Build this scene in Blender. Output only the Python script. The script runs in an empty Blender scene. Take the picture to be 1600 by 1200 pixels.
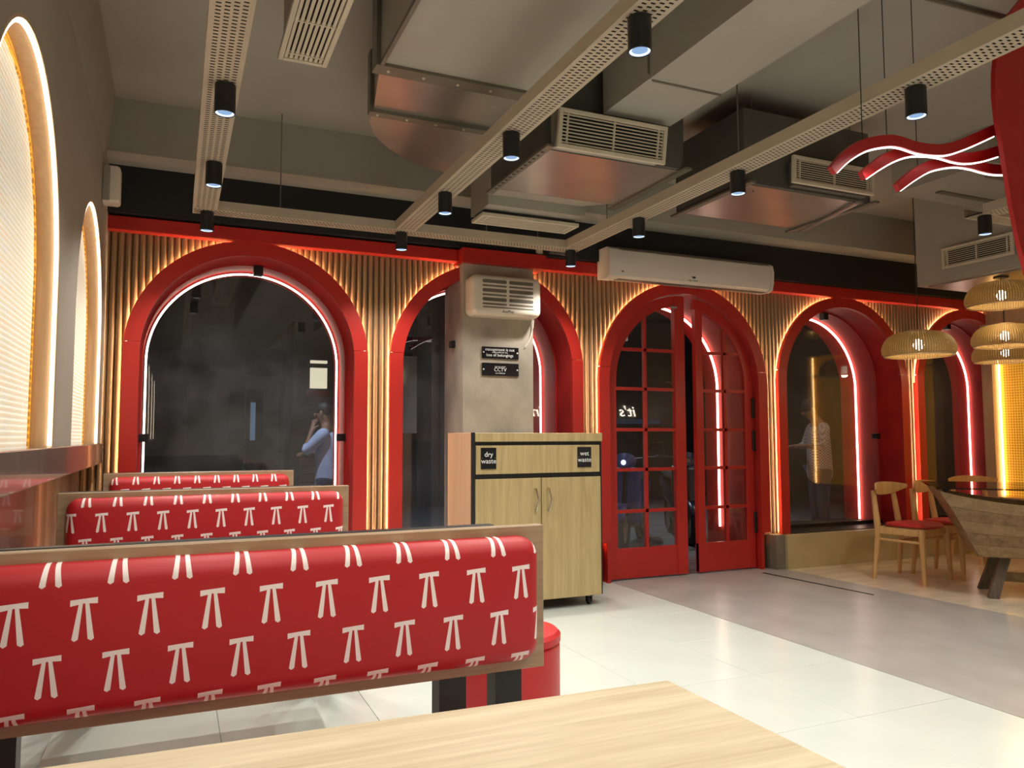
import bpy, math, random
from mathutils import Matrix, Vector
random.seed(7)
S = bpy.context.scene
COL = S.collection
PI = math.pi

# ------------------------------------------------------------------ camera
cam = bpy.data.cameras.new('camera')
cam.sensor_fit = 'HORIZONTAL'; cam.sensor_width = 36.0; cam.lens = 27.0
cam.clip_start = 0.05; cam.clip_end = 200
camo = bpy.data.objects.new('camera', cam); COL.objects.link(camo)
camo.matrix_world = Matrix(((0.916, -0.025, -0.401, 0.0), (-0.402, -0.064, -0.913, 0.0),
                            (-0.002, 0.998, -0.069, 1.2), (0, 0, 0, 1)))
S.camera = camo
# ------------------------------------------------------------------ world, exposure
w = bpy.data.worlds.new('night'); S.world = w; w.use_nodes = True
bg = w.node_tree.nodes['Background']
bg.inputs[0].default_value = (0.30, 0.36, 0.50, 1); bg.inputs[1].default_value = 0.008
S.view_settings.view_transform = 'Standard'; S.view_settings.look = 'None'
S.view_settings.exposure = 0.0; S.view_settings.gamma = 1.0
S.view_settings.use_curve_mapping = False
S.cycles.max_bounces = 8; S.cycles.diffuse_bounces = 4; S.cycles.glossy_bounces = 4
S.cycles.transmission_bounces = 6; S.cycles.transparent_max_bounces = 12
S.cycles.caustics_reflective = False; S.cycles.caustics_refractive = False
S.cycles.sample_clamp_indirect = 4.0

SPOT_W, SPOT_COL = 33.0, (1.0, 0.965, 0.89)
def spot(name, loc, energy, parent=None, size=128, col=SPOT_COL):
    l = bpy.data.lights.new(name, 'SPOT'); l.energy = energy; l.color = col
    l.spot_size = math.radians(size); l.spot_blend = 0.7; l.shadow_soft_size = 0.04
    o = bpy.data.objects.new(name, l); COL.objects.link(o); o.location = loc
    if parent: o.parent = parent
    return o
# lamps of the same ceiling rows, on the part of the room behind and beside the photograph
for lx in (0.15, 1.39, 2.70):
    for ly in (1.05, -0.05, -1.1, -2.2):
        spot('row_lamp_light', (lx, ly, 2.47), SPOT_W)
for lx in (4.70, 6.2):
    for ly in (2.0, 0.4, -0.6):
        spot('row_lamp_light', (lx, ly, 2.47), SPOT_W)
def point(name, loc, e, col, r=0.05, parent=None):
    l = bpy.data.lights.new(name, 'POINT'); l.energy = e; l.color = col; l.shadow_soft_size = r
    o = bpy.data.objects.new(name, l); COL.objects.link(o); o.location = loc
    if parent: o.parent = parent
    return o
# lights outside the glass front: a street lamp, then two added for the men
spot('outdoor_light', (5.6, 9.6, 4.2), 260, size=110, col=(0.72, 0.82, 1.0))
spot('outdoor_light', (0.5, 7.4, 4.0), 330, size=110, col=(0.82, 0.88, 1.0))  # added to brighten the man in the blue shirt
spot('outdoor_light', (6.6, 6.9, 4.0), 55, size=100, col=(1.0, 0.86, 0.66))

# unseen fill lights added behind the camera to lift the room's ambient
for lx, ly in ((1.5, -4.0), (4.0, -4.0), (1.5, -6.5), (4.0, -6.5), (6.8, -4.5)):
    spot('room_fill_light', (lx, ly, 2.8), 120, size=150, col=(1.0, 0.95, 0.87))
# ------------------------------------------------------------------ materials
def nodes(name):
    m = bpy.data.materials.new(name); m.use_nodes = True
    nt = m.node_tree
    return m, nt, nt.nodes['Principled BSDF']
def rgba(c): return (c[0], c[1], c[2], 1.0)
def plain(name, c, rough=0.5, metal=0.0, var=0.12, scale=6.0, bump=0.0, bscale=60.0, spec=0.5, coat=0.0, stretch=None):
    m, nt, b = nodes(name); L = nt.links
    tc = nt.nodes.new('ShaderNodeTexCoord'); mp = nt.nodes.new('ShaderNodeMapping')
    L.new(tc.outputs['Object'], mp.inputs[0])
    if stretch: mp.inputs['Scale'].default_value = stretch
    n = nt.nodes.new('ShaderNodeTexNoise'); n.inputs['Scale'].default_value = scale; n.inputs['Detail'].default_value = 5
    L.new(mp.outputs[0], n.inputs['Vector'])
    r = nt.nodes.new('ShaderNodeValToRGB')
    r.color_ramp.elements[0].position = 0.3; r.color_ramp.elements[1].position = 0.7
    r.color_ramp.elements[0].color = rgba([x*(1-var) for x in c]); r.color_ramp.elements[1].color = rgba([min(1, x*(1+var)) for x in c])
    L.new(n.outputs[0], r.inputs[0]); L.new(r.outputs[0], b.inputs['Base Color'])
    b.inputs['Roughness'].default_value = rough; b.inputs['Metallic'].default_value = metal
    b.inputs['Specular IOR Level'].default_value = spec; b.inputs['Coat Weight'].default_value = coat
    if bump:
        n2 = nt.nodes.new('ShaderNodeTexNoise'); n2.inputs['Scale'].default_value = bscale; n2.inputs['Detail'].default_value = 3
        L.new(mp.outputs[0], n2.inputs['Vector'])
        bp = nt.nodes.new('ShaderNodeBump'); bp.inputs['Strength'].default_value = bump; bp.inputs['Distance'].default_value = 0.01
        L.new(n2.outputs[0], bp.inputs['Height']); L.new(bp.outputs[0], b.inputs['Normal'])
    return m
def wood(name, c1, c2, axis='X', rough=0.4, scale=2.2, coat=0.0):
    m, nt, b = nodes(name); L = nt.links
    tc = nt.nodes.new('ShaderNodeTexCoord'); mp = nt.nodes.new('ShaderNodeMapping')
    L.new(tc.outputs['Object'], mp.inputs[0])
    s = {'X': (0.7, 14, 14), 'Y': (14, 0.7, 14), 'Z': (14, 14, 0.7)}[axis]
    mp.inputs['Scale'].default_value = s
    n = nt.nodes.new('ShaderNodeTexNoise'); n.inputs['Scale'].default_value = scale
    n.inputs['Detail'].default_value = 8; n.inputs['Roughness'].default_value = 0.65; n.inputs['Distortion'].default_value = 0.6
    L.new(mp.outputs[0], n.inputs['Vector'])
    n2 = nt.nodes.new('ShaderNodeTexNoise'); n2.inputs['Scale'].default_value = scale*7; n2.inputs['Detail'].default_value = 3
    L.new(mp.outputs[0], n2.inputs['Vector'])
    mx = nt.nodes.new('ShaderNodeMath'); mx.operation = 'MULTIPLY_ADD'; mx.inputs[1].default_value = 0.25
    L.new(n2.outputs[0], mx.inputs[0]); L.new(n.outputs[0], mx.inputs[2])
    r = nt.nodes.new('ShaderNodeValToRGB')
    r.color_ramp.elements[0].position = 0.42; r.color_ramp.elements[1].position = 0.78
    r.color_ramp.elements[0].color = rgba(c1); r.color_ramp.elements[1].color = rgba(c2)
    L.new(mx.outputs[0], r.inputs[0]); L.new(r.outputs[0], b.inputs['Base Color'])
    b.inputs['Roughness'].default_value = rough; b.inputs['Coat Weight'].default_value = coat
    bp = nt.nodes.new('ShaderNodeBump'); bp.inputs['Strength'].default_value = 0.08; bp.inputs['Distance'].default_value = 0.004
    L.new(mx.outputs[0], bp.inputs['Height']); L.new(bp.outputs[0], b.inputs['Normal'])
    return m
def emit(name, c, s):
    m = bpy.data.materials.new(name); m.use_nodes = True; nt = m.node_tree
    nt.nodes.remove(nt.nodes['Principled BSDF'])
    e = nt.nodes.new('ShaderNodeEmission'); e.inputs[0].default_value = rgba(c); e.inputs[1].default_value = s
    nt.links.new(e.outputs[0], nt.nodes['Material Output'].inputs[0])
    return m
def math_node(nt, op, a, b=None, c=None):
    n = nt.nodes.new('ShaderNodeMath'); n.operation = op
    for i, v in enumerate((a, b, c)):
        if v is None: continue
        if isinstance(v, (int, float)): n.inputs[i].default_value = v
        else: nt.links.new(v, n.inputs[i])
    return n.outputs[0]
def glass(name, tint=(0.95, 0.96, 0.96), r0=0.06, rough=0.0, dust=0.0):
    m = bpy.data.materials.new(name); m.use_nodes = True; nt = m.node_tree; L = nt.links
    nt.nodes.remove(nt.nodes['Principled BSDF'])
    t = nt.nodes.new('ShaderNodeBsdfTransparent'); t.inputs[0].default_value = rgba(tint)
    g = nt.nodes.new('ShaderNodeBsdfGlossy'); g.inputs['Roughness'].default_value = rough
    ge = nt.nodes.new('ShaderNodeNewGeometry'); dp = nt.nodes.new('ShaderNodeVectorMath'); dp.operation = 'DOT_PRODUCT'
    L.new(ge.outputs['Normal'], dp.inputs[0]); L.new(ge.outputs['Incoming'], dp.inputs[1])
    om = math_node(nt, 'SUBTRACT', 1.0, math_node(nt, 'ABSOLUTE', dp.outputs['Value']))
    fr = math_node(nt, 'MULTIPLY_ADD', math_node(nt, 'POWER', om, 5.0), 1.0-r0, r0)
    mx = nt.nodes.new('ShaderNodeMixShader')
    L.new(fr, mx.inputs[0]); L.new(t.outputs[0], mx.inputs[1]); L.new(g.outputs[0], mx.inputs[2])
    out = mx
    if dust:
        d = nt.nodes.new('ShaderNodeBsdfDiffuse'); d.inputs[0].default_value = (0.46, 0.48, 0.54, 1)
        tc = nt.nodes.new('ShaderNodeTexCoord')
        n = nt.nodes.new('ShaderNodeTexNoise'); n.inputs['Scale'].default_value = 2.6; n.inputs['Detail'].default_value = 9
        n.inputs['Roughness'].default_value = 0.7
        L.new(tc.outputs['Object'], n.inputs['Vector'])
        r = nt.nodes.new('ShaderNodeMapRange'); r.inputs[1].default_value = 0.38; r.inputs[2].default_value = 0.8
        r.inputs[3].default_value = dust*0.35; r.inputs[4].default_value = dust*2.0
        L.new(n.outputs[0], r.inputs[0])
        m2 = nt.nodes.new('ShaderNodeMixShader'); L.new(r.outputs[0], m2.inputs[0])
        L.new(mx.outputs[0], m2.inputs[1]); L.new(d.outputs[0], m2.inputs[2]); out = m2
    L.new(out.outputs[0], nt.nodes['Material Output'].inputs[0])
    return m
def tie_fabric():
    m, nt, b = nodes('printed_red_leatherette'); L = nt.links
    M = lambda *a: math_node(nt, *a)
    tc = nt.nodes.new('ShaderNodeTexCoord'); sp = nt.nodes.new('ShaderNodeSeparateXYZ')
    L.new(tc.outputs['Object'], sp.inputs[0])
    x, z = sp.outputs[0], sp.outputs[2]
    P, R = 0.1110, 0.0985
    v = M('DIVIDE', M('SUBTRACT', 1.0035, z), R)
    row = M('FLOOR', v); fy = M('MULTIPLY', M('FRACT', v), R)
    par = M('MODULO', M('ADD', row, 8.0), 2.0)
    xs = M('DIVIDE', M('ADD', M('ADD', x, 0.2565 + P*20.0), M('MULTIPLY', par, P*0.5)), P)
    fx = M('MULTIPLY', M('SUBTRACT', M('FRACT', xs), 0.5), P)
    fyt = M('SUBTRACT', fy, M('MULTIPLY', fx, -0.07))
    ax = M('ABSOLUTE', fx)
    bar = M('MULTIPLY', M('LESS_THAN', ax, 0.0225), M('MULTIPLY', M('GREATER_THAN', fyt, 0.002), M('LESS_THAN', fyt, M('ADD', 0.0105, M('MULTIPLY', ax, 0.12)))))
    t = M('DIVIDE', M('SUBTRACT', fy, 0.008), 0.070)
    cen = M('ADD', 0.0048, M('MULTIPLY', t, 0.0088))
    hw = M('ADD', 0.0032, M('MULTIPLY', t, 0.0022))
    dist = M('ABSOLUTE', M('SUBTRACT', ax, cen))
    end = M('SUBTRACT', 0.078, M('MULTIPLY', dist, 0.7))
    tail = M('MULTIPLY', M('LESS_THAN', dist, hw), M('MULTIPLY', M('GREATER_THAN', fy, 0.006), M('LESS_THAN', fy, end)))
    mask = M('MAXIMUM', bar, tail)
    mix = nt.nodes.new('ShaderNodeMix'); mix.data_type = 'RGBA'
    L.new(mask, mix.inputs[0]); mix.inputs[6].default_value = (0.47, 0.010, 0.016, 1); mix.inputs[7].default_value = (0.92, 0.83, 0.81, 1)
    L.new(mix.outputs[2], b.inputs['Base Color'])
    b.inputs['Roughness'].default_value = 0.50
    n = nt.nodes.new('ShaderNodeTexNoise'); n.inputs['Scale'].default_value = 300
    L.new(tc.outputs['Object'], n.inputs['Vector'])
    bp = nt.nodes.new('ShaderNodeBump'); bp.inputs['Strength'].default_value = 0.05; bp.inputs['Distance'].default_value = 0.002
    L.new(n.outputs[0], bp.inputs['Height']); L.new(bp.outputs[0], b.inputs['Normal'])
    return m
def cane(name, dark, light, glow, axes, pitch=0.022, glowcol=None):
    # woven cane, lit from behind: the weave is a grid of strands over a luminous gap
    m, nt, b = nodes(name); L = nt.links
    M = lambda *a: math_node(nt, *a)
    tc = nt.nodes.new('ShaderNodeTexCoord'); sp = nt.nodes.new('ShaderNodeSeparateXYZ'); L.new(tc.outputs['Object'], sp.inputs[0])
    a, c = sp.outputs[axes[0]], sp.outputs[axes[1]]
    wa = M('ABSOLUTE', M('SINE', M('MULTIPLY', a, PI/pitch)))
    wc = M('ABSOLUTE', M('SINE', M('MULTIPLY', c, PI/pitch)))
    wv = M('MULTIPLY', wa, wc)
    n = nt.nodes.new('ShaderNodeTexNoise'); n.inputs['Scale'].default_value = 3.0; n.inputs['Detail'].default_value = 8
    L.new(tc.outputs['Object'], n.inputs['Vector'])
    r = nt.nodes.new('ShaderNodeValToRGB')
    r.color_ramp.elements[0].position = 0.05; r.color_ramp.elements[1].position = 0.55
    r.color_ramp.elements[0].color = rgba(light); r.color_ramp.elements[1].color = rgba(dark)
    L.new(M('MULTIPLY', wv, M('ADD', 0.35, M('MULTIPLY', n.outputs[0], 0.9))), r.inputs[0])
    L.new(r.outputs[0], b.inputs['Base Color']); b.inputs['Roughness'].default_value = 0.6
    L.new(r.outputs[0], b.inputs['Emission Color']); b.inputs['Emission Strength'].default_value = glow
    bp = nt.nodes.new('ShaderNodeBump'); bp.inputs['Strength'].default_value = 0.4; bp.inputs['Distance'].default_value = 0.004
    L.new(wv, bp.inputs['Height']); L.new(bp.outputs[0], b.inputs['Normal'])
    return m
def wicker(name):
    m = bpy.data.materials.new(name); m.use_nodes = True; nt = m.node_tree; L = nt.links
    M = lambda *a: math_node(nt, *a)
    b = nt.nodes['Principled BSDF']
    uv = nt.nodes.new('ShaderNodeUVMap'); sp = nt.nodes.new('ShaderNodeSeparateXYZ'); L.new(uv.outputs[0], sp.inputs[0])
    u, v = sp.outputs[0], sp.outputs[1]
    s1 = M('SINE', M('MULTIPLY', M('ADD', u, v), 2*PI)); s2 = M('SINE', M('MULTIPLY', M('SUBTRACT', u, v), 2*PI))
    wv = M('MULTIPLY', s1, s2)
    r = nt.nodes.new('ShaderNodeValToRGB')
    r.color_ramp.elements[0].position = 0.30; r.color_ramp.elements[1].position = 0.75
    r.color_ramp.elements[0].color = (0.15, 0.085, 0.022, 1); r.color_ramp.elements[1].color = (0.40, 0.275, 0.11, 1)
    L.new(M('MULTIPLY_ADD', wv, 0.5, 0.5), r.inputs[0]); L.new(r.outputs[0], b.inputs['Base Color'])
    b.inputs['Roughness'].default_value = 0.55
    bp = nt.nodes.new('ShaderNodeBump'); bp.inputs['Strength'].default_value = 0.6; bp.inputs['Distance'].default_value = 0.004
    L.new(wv, bp.inputs['Height']); L.new(bp.outputs[0], b.inputs['Normal'])
    tl = nt.nodes.new('ShaderNodeBsdfTranslucent'); tl.inputs[0].default_value = (0.85, 0.50, 0.14, 1)
    m1 = nt.nodes.new('ShaderNodeMixShader'); m1.inputs[0].default_value = 0.035
    L.new(b.outputs[0], m1.inputs[1]); L.new(tl.outputs[0], m1.inputs[2])
    tr = nt.nodes.new('ShaderNodeBsdfTransparent')
    m2 = nt.nodes.new('ShaderNodeMixShader')
    L.new(M('GREATER_THAN', wv, 0.80), m2.inputs[0]); L.new(m1.outputs[0], m2.inputs[1]); L.new(tr.outputs[0], m2.inputs[2])
    L.new(m2.outputs[0], nt.nodes['Material Output'].inputs[0])
    return m
def checked(name):
    m, nt, b = nodes(name); L = nt.links
    tc = nt.nodes.new('ShaderNodeTexCoord'); ck = nt.nodes.new('ShaderNodeTexChecker'); ck.inputs['Scale'].default_value = 60
    ck.inputs[1].default_value = (0.55, 0.50, 0.46, 1); ck.inputs[2].default_value = (0.16, 0.13, 0.14, 1)
    L.new(tc.outputs['Object'], ck.inputs[0]); L.new(ck.outputs[0], b.inputs['Base Color']); b.inputs['Roughness'].default_value = 0.8
    return m

M_ = {}
M_['red'] = plain('red_lacquer', (0.45, 0.019, 0.013), 0.38, var=0.08, scale=2)
M_['red_reveal'] = plain('red_reveal_paint', (0.44, 0.020, 0.018), 0.55, var=0.25, scale=3, bump=0.03, spec=0.25)
M_['red_cast'] = plain('red_sign_paint', (0.42, 0.010, 0.010), 0.45, var=0.05)
M_['cushion'] = tie_fabric()
M_['redvinyl'] = plain('red_vinyl', (0.46, 0.010, 0.014), 0.40, var=0.05)
M_['seat_red'] = plain('red_seat_fabric', (0.45, 0.020, 0.018), 0.6, var=0.1, scale=30)
M_['rib'] = wood('rib_timber', (0.24, 0.145, 0.072), (0.29, 0.18, 0.092), 'Z', 0.45)
M_['ribback'] = plain('rib_backing', (0.07, 0.04, 0.02), 0.6)
M_['black'] = plain('matt_black_paint', (0.008, 0.008, 0.009), 0.65)
M_['blackmetal'] = plain('black_metal', (0.010, 0.010, 0.011), 0.4)
M_['blackgloss'] = plain('black_acrylic', (0.010, 0.010, 0.012), 0.2)
M_['concrete'] = plain('concrete_pillar', (0.36, 0.31, 0.25), 0.75, var=0.25, scale=3.5, bump=0.15, bscale=25)
M_['ceil'] = plain('ceiling_paint', (0.36, 0.335, 0.285), 0.85, var=0.06, scale=1.2)
M_['wallpaint'] = plain('wall_paint', (0.31, 0.275, 0.225), 0.7, var=0.08, scale=1.5, bump=0.04, bscale=40)
M_['ledge'] = plain('ledge_laminate', (0.20, 0.14, 0.115), 0.16, var=0.12, scale=2, coat=0.4)
M_['panel'] = plain('wall_panel_laminate', (0.26, 0.155, 0.115), 0.16, var=0.2, scale=2.5, coat=0.3)
M_['tile'] = plain('white_tile', (0.585, 0.625, 0.575), 0.22, var=0.03, scale=3)
M_['grout'] = plain('tile_grout', (0.50, 0.51, 0.47), 0.8)
M_['floorconc'] = plain('polished_concrete', (0.37, 0.355, 0.335), 0.30, var=0.12, scale=3.0, bump=0.015, bscale=7, stretch=(1.5, 1.0, 1))
M_['floorbeige'] = plain('beige_floor', (0.64, 0.54, 0.40), 0.24, var=0.12, scale=2.5, stretch=(1, 3, 1))
M_['plinth'] = plain('beige_plinth', (0.46, 0.375, 0.20), 0.45, var=0.1, scale=3)
M_['plinthgrey'] = plain('grey_plinth', (0.20, 0.17, 0.125), 0.5, var=0.15, scale=5)
M_['oak'] = wood('oak_top', (0.52, 0.42, 0.265), (0.72, 0.62, 0.43), 'X', 0.30)
M_['oakedge'] = wood('oak_board', (0.30, 0.20, 0.115), (0.46, 0.33, 0.205), 'X', 0.4)
M_['oakv'] = wood('oak_cabinet', (0.36, 0.26, 0.115), (0.50, 0.38, 0.185), 'Z', 0.4)
M_['oakside'] = wood('oak_cabinet_side', (0.58, 0.36, 0.20), (0.66, 0.43, 0.26), 'Z', 0.4)
M_['chairwood'] = wood('chair_beech', (0.52, 0.29, 0.10), (0.66, 0.41, 0.17), 'Z', 0.4)
M_['darkwood'] = wood('weathered_wood', (0.15, 0.088, 0.038), (0.32, 0.20, 0.095), 'X', 0.45, scale=1.6)
M_['darkwood2'] = wood('weathered_wood_pale', (0.21, 0.13, 0.058), (0.36, 0.235, 0.115), 'X', 0.45, scale=1.6)
M_['legwood'] = wood('dark_leg_wood', (0.07, 0.05, 0.035), (0.14, 0.10, 0.065), 'Z', 0.5)
M_['nichewood'] = wood('niche_timber', (0.44, 0.29, 0.16), (0.54, 0.37, 0.22), 'Z', 0.45)
M_['duct'] = plain('painted_duct', (0.36, 0.335, 0.280), 0.5, var=0.06, scale=2)
M_['casing'] = plain('dark_insulation', (0.09, 0.085, 0.068), 0.7)
M_['ductmetal'] = plain('galvanised_duct', (0.46, 0.42, 0.37), 0.28, metal=0.75, var=0.08, scale=4)
M_['flange'] = plain('duct_flange', (0.17, 0.15, 0.115), 0.45, metal=0.3)
M_['tray'] = plain('beige_tray_paint', (0.45, 0.38, 0.285), 0.5, var=0.05)
M_['hole_shade'] = plain('hole_shade_black', (0.03, 0.025, 0.02), 0.8)  # near-black standing in for the shade inside holes and slots
M_['grille'] = plain('cream_grille', (0.60, 0.53, 0.40), 0.5, var=0.04)
M_['white'] = plain('white_plastic', (0.68, 0.60, 0.50), 0.35, var=0.03)
M_['whiteac'] = plain('air_curtain_white', (0.70, 0.63, 0.56), 0.35, var=0.03)
M_['grey'] = plain('grey_plastic', (0.32, 0.28, 0.24), 0.5)
M_['shadowgap'] = plain('vent_inside', (0.13, 0.11, 0.085), 0.7)
M_['chrome'] = plain('chrome', (0.80, 0.74, 0.62), 0.15, metal=1.0)
M_['steel'] = plain('steel_rod', (0.22, 0.20, 0.17), 0.45, metal=0.5)
M_['wire'] = plain('black_wire', (0.02, 0.018, 0.016), 0.6)
M_['glass'] = glass('window_glass', dust=0.05)
M_['doorglass'] = glass('door_glass', dust=0.012)
M_['tableglass'] = glass('smoked_table_glass', (0.45, 0.40, 0.36), 0.05)
M_['text'] = plain('white_lettering', (0.80, 0.80, 0.78), 0.5, var=0.02)
M_['textdark'] = plain('dark_lettering', (0.05, 0.045, 0.04), 0.5, var=0.02)
M_['led'] = emit('led_white', (1.0, 0.78, 0.62), 9.0)
M_['ledrib'] = emit('led_warm', (1.0, 0.70, 0.37), 95.0)
M_['lednic'] = emit('led_niche', (1.0, 0.84, 0.64), 5.5)
M_['ledfin'] = emit('led_fin', (1.0, 0.88, 0.80), 4.0)
M_['ledamber'] = emit('led_amber', (1.0, 0.62, 0.22), 14.0)
M_['lens'] = emit('lamp_lens', (0.40, 0.62, 1.0), 0.75)
M_['lensring'] = emit('lamp_lens_rim', (0.72, 0.88, 1.0), 1.5)
M_['bulb'] = emit('pendant_bulb', (1.0, 0.90, 0.72), 30.0)
M_['neon'] = emit('neon_white', (1.0, 0.88, 0.72), 14.0)
M_['cane'] = cane('woven_cane_cream', (0.55, 0.47, 0.32), (0.88, 0.83, 0.70), 0.55, (1, 2), 0.020)
M_['caneamber'] = cane('woven_cane_amber', (0.42, 0.18, 0.012), (0.86, 0.42, 0.035), 0.55, (1, 2), 0.028)
M_['wicker'] = wicker('woven_wicker')
M_['lining'] = plain('shade_lining', (0.80, 0.66, 0.40), 0.7, var=0.06, scale=40)
M_['asphalt'] = plain('street_paving', (0.16, 0.16, 0.165), 0.6, var=0.25, scale=5)
M_['brickpave'] = plain('brick_pavers', (0.17, 0.11, 0.09), 0.6, var=0.2)
M_['farwall'] = plain('street_wall', (0.10, 0.10, 0.105), 0.8, var=0.3, scale=1.2)
M_['palewall'] = plain('pale_street_wall', (0.50, 0.49, 0.46), 0.7, var=0.1)
M_['litpanel'] = emit('lit_sign', (1.0, 0.90, 0.66), 0.9)
M_['litblue'] = emit('blue_lit_strip', (0.30, 0.40, 0.65), 0.05)
M_['litpane'] = emit('blue_lit_pane', (0.35, 0.55, 0.85), 0.22)
M_['headlight'] = emit('headlight', (0.80, 0.92, 1.0), 3.0)
M_['bluepaint'] = plain('blue_scooter_paint', (0.05, 0.09, 0.34), 0.3, var=0.1)
M_['darkpaint'] = plain('dark_scooter_paint', (0.03, 0.035, 0.06), 0.3, var=0.1)
M_['rubber'] = plain('tyre_rubber', (0.015, 0.015, 0.016), 0.8)
M_['skin'] = plain('skin', (0.24, 0.125, 0.075), 0.55, var=0.08, scale=12)
M_['hair'] = plain('black_hair', (0.012, 0.010, 0.009), 0.6)
M_['shirtblue'] = plain('blue_shirt', (0.40, 0.50, 0.76), 0.8, var=0.1, scale=9)
M_['shirtcheck'] = checked('checked_shirt')
M_['trousers'] = plain('dark_blue_trousers', (0.035, 0.04, 0.085), 0.8, var=0.15)
M_['shoe'] = plain('dark_shoe', (0.02, 0.018, 0.016), 0.5)
M_['screenblue'] = emit('phone_screen', (0.75, 0.85, 1.0), 2.0)

# ------------------------------------------------------------------ mesh helpers
class MB:
    """collects geometry for ONE mesh object"""
    def __init__(s): s.v = []; s.f = []; s.uv = None
    def add(s, vs, fs):
        k = len(s.v); s.v += [tuple(p) for p in vs]; s.f += [tuple(i+k for i in f) for f in fs]; return s
    def box(s, x0, x1, y0, y1, z0, z1, T=None):
        vs = [(x0,y0,z0),(x1,y0,z0),(x1,y1,z0),(x0,y1,z0),(x0,y0,z1),(x1,y0,z1),(x1,y1,z1),(x0,y1,z1)]
        if T: vs = [T @ Vector(p) for p in vs]
        return s.add(vs, [(0,3,2,1),(4,5,6,7),(0,1,5,4),(1,2,6,5),(2,3,7,6),(3,0,4,7)])
    def bbox(s, x0, x1, y0, y1, z0, z1, b=0.004):
        """box with chamfered edges"""
        vs = []; idx = {}
        xs, ys, zs = (x0, x1), (y0, y1), (z0, z1)
        for i in (0,1):
            for j in (0,1):
                for k in (0,1):
                    sx, sy, sz = (1,-1)[i], (1,-1)[j], (1,-1)[k]
                    idx[i,j,k,0] = len(vs); vs.append((xs[i], ys[j]+sy*b, zs[k]+sz*b))
                    idx[i,j,k,1] = len(vs); vs.append((xs[i]+sx*b, ys[j], zs[k]+sz*b))
                    idx[i,j,k,2] = len(vs); vs.append((xs[i]+sx*b, ys[j]+sy*b, zs[k]))
        fs = []
        for i in (0,1): fs.append([idx[i,0,0,0], idx[i,1,0,0], idx[i,1,1,0], idx[i,0,1,0]])
        for j in (0,1): fs.append([idx[0,j,0,1], idx[1,j,0,1], idx[1,j,1,1], idx[0,j,1,1]])
        for k in (0,1): fs.append([idx[0,0,k,2], idx[1,0,k,2], idx[1,1,k,2], idx[0,1,k,2]])
        for j in (0,1):
            for k in (0,1): fs.append([idx[0,j,k,1], idx[1,j,k,1], idx[1,j,k,2], idx[0,j,k,2]])
        for i in (0,1):
            for k in (0,1): fs.append([idx[i,0,k,0], idx[i,1,k,0], idx[i,1,k,2], idx[i,0,k,2]])
        for i in (0,1):
            for j in (0,1): fs.append([idx[i,j,0,0], idx[i,j,1,0], idx[i,j,1,1], idx[i,j,0,1]])
        for i in (0,1):
            for j in (0,1):
                for k in (0,1): fs.append([idx[i,j,k,0], idx[i,j,k,1], idx[i,j,k,2]])
        return s.add(vs, fs)
    def prism(s, poly, lo, hi, axis='Y'):
        """poly: 2-D outline; extruded along axis"""
        n = len(poly)
        def P(p, h):
            if axis == 'Y': return (p[0], h, p[1])
            if axis == 'Z': return (p[0], p[1], h)
            return (h, p[0], p[1])
        vs = [P(p, lo) for p in poly] + [P(p, hi) for p in poly]
        fs = [tuple(range(n)), tuple(range(2*n-1, n-1, -1))] + [(i, (i+1) % n, n+(i+1) % n, n+i) for i in range(n)]
        return s.add(vs, fs)
    def tube(s, path, r, n=8, closed=False, caps=True):
        """round tube along a list of points; r may be a list"""
        P = [Vector(p) for p in path]; m = len(P); rings = []
        up = None
        for i in range(m):
            if closed: t = P[(i+1) % m] - P[i-1]
            else: t = P[min(i+1, m-1)] - P[max(i-1, 0)]
            t.normalize()
            if up is None:
                up = Vector((0,0,1)) if abs(t.z) < 0.9 else Vector((1,0,0))
            a = t.cross(up); a.normalize(); b = a.cross(t); up = b
            rr = r[i] if isinstance(r, (list, tuple)) else r
            rings.append([P[i] + (a*math.cos(q)+b*math.sin(q))*rr for q in [2*PI*k/n for k in range(n)]])
        vs = [p for ring in rings for p in ring]; fs = []
        for i in range(m if closed else m-1):
            j = (i+1) % m
            for k in range(n): fs.append((i*n+k, i*n+(k+1) % n, j*n+(k+1) % n, j*n+k))
        if caps and not closed: fs += [tuple(range(n-1, -1, -1)), tuple((m-1)*n+k for k in range(n))]
        return s.add(vs, fs)
    def lathe(s, prof, c=(0,0,0), n=24, caps=True):
        vs = []; fs = []
        for (r, z) in prof:
            for k in range(n): vs.append((c[0]+r*math.cos(2*PI*k/n), c[1]+r*math.sin(2*PI*k/n), c[2]+z))
        m = len(prof)
        for i in range(m-1):
            for k in range(n): fs.append((i*n+k, i*n+(k+1) % n, (i+1)*n+(k+1) % n, (i+1)*n+k))
        if caps: fs += [tuple(range(n-1, -1, -1)), tuple((m-1)*n+k for k in range(n))]
        return s.add(vs, fs)
    def grid(s, rows):
        """rows of points -> quads"""
        n = len(rows[0]); vs = [p for r in rows for p in r]; fs = []
        for i in range(len(rows)-1):
            for k in range(n-1): fs.append((i*n+k, i*n+k+1, (i+1)*n+k+1, (i+1)*n+k))
        return s.add(vs, fs)
    def xf(s, T):
        s.v = [tuple(T @ Vector(p)) for p in s.v]; return s
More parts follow.
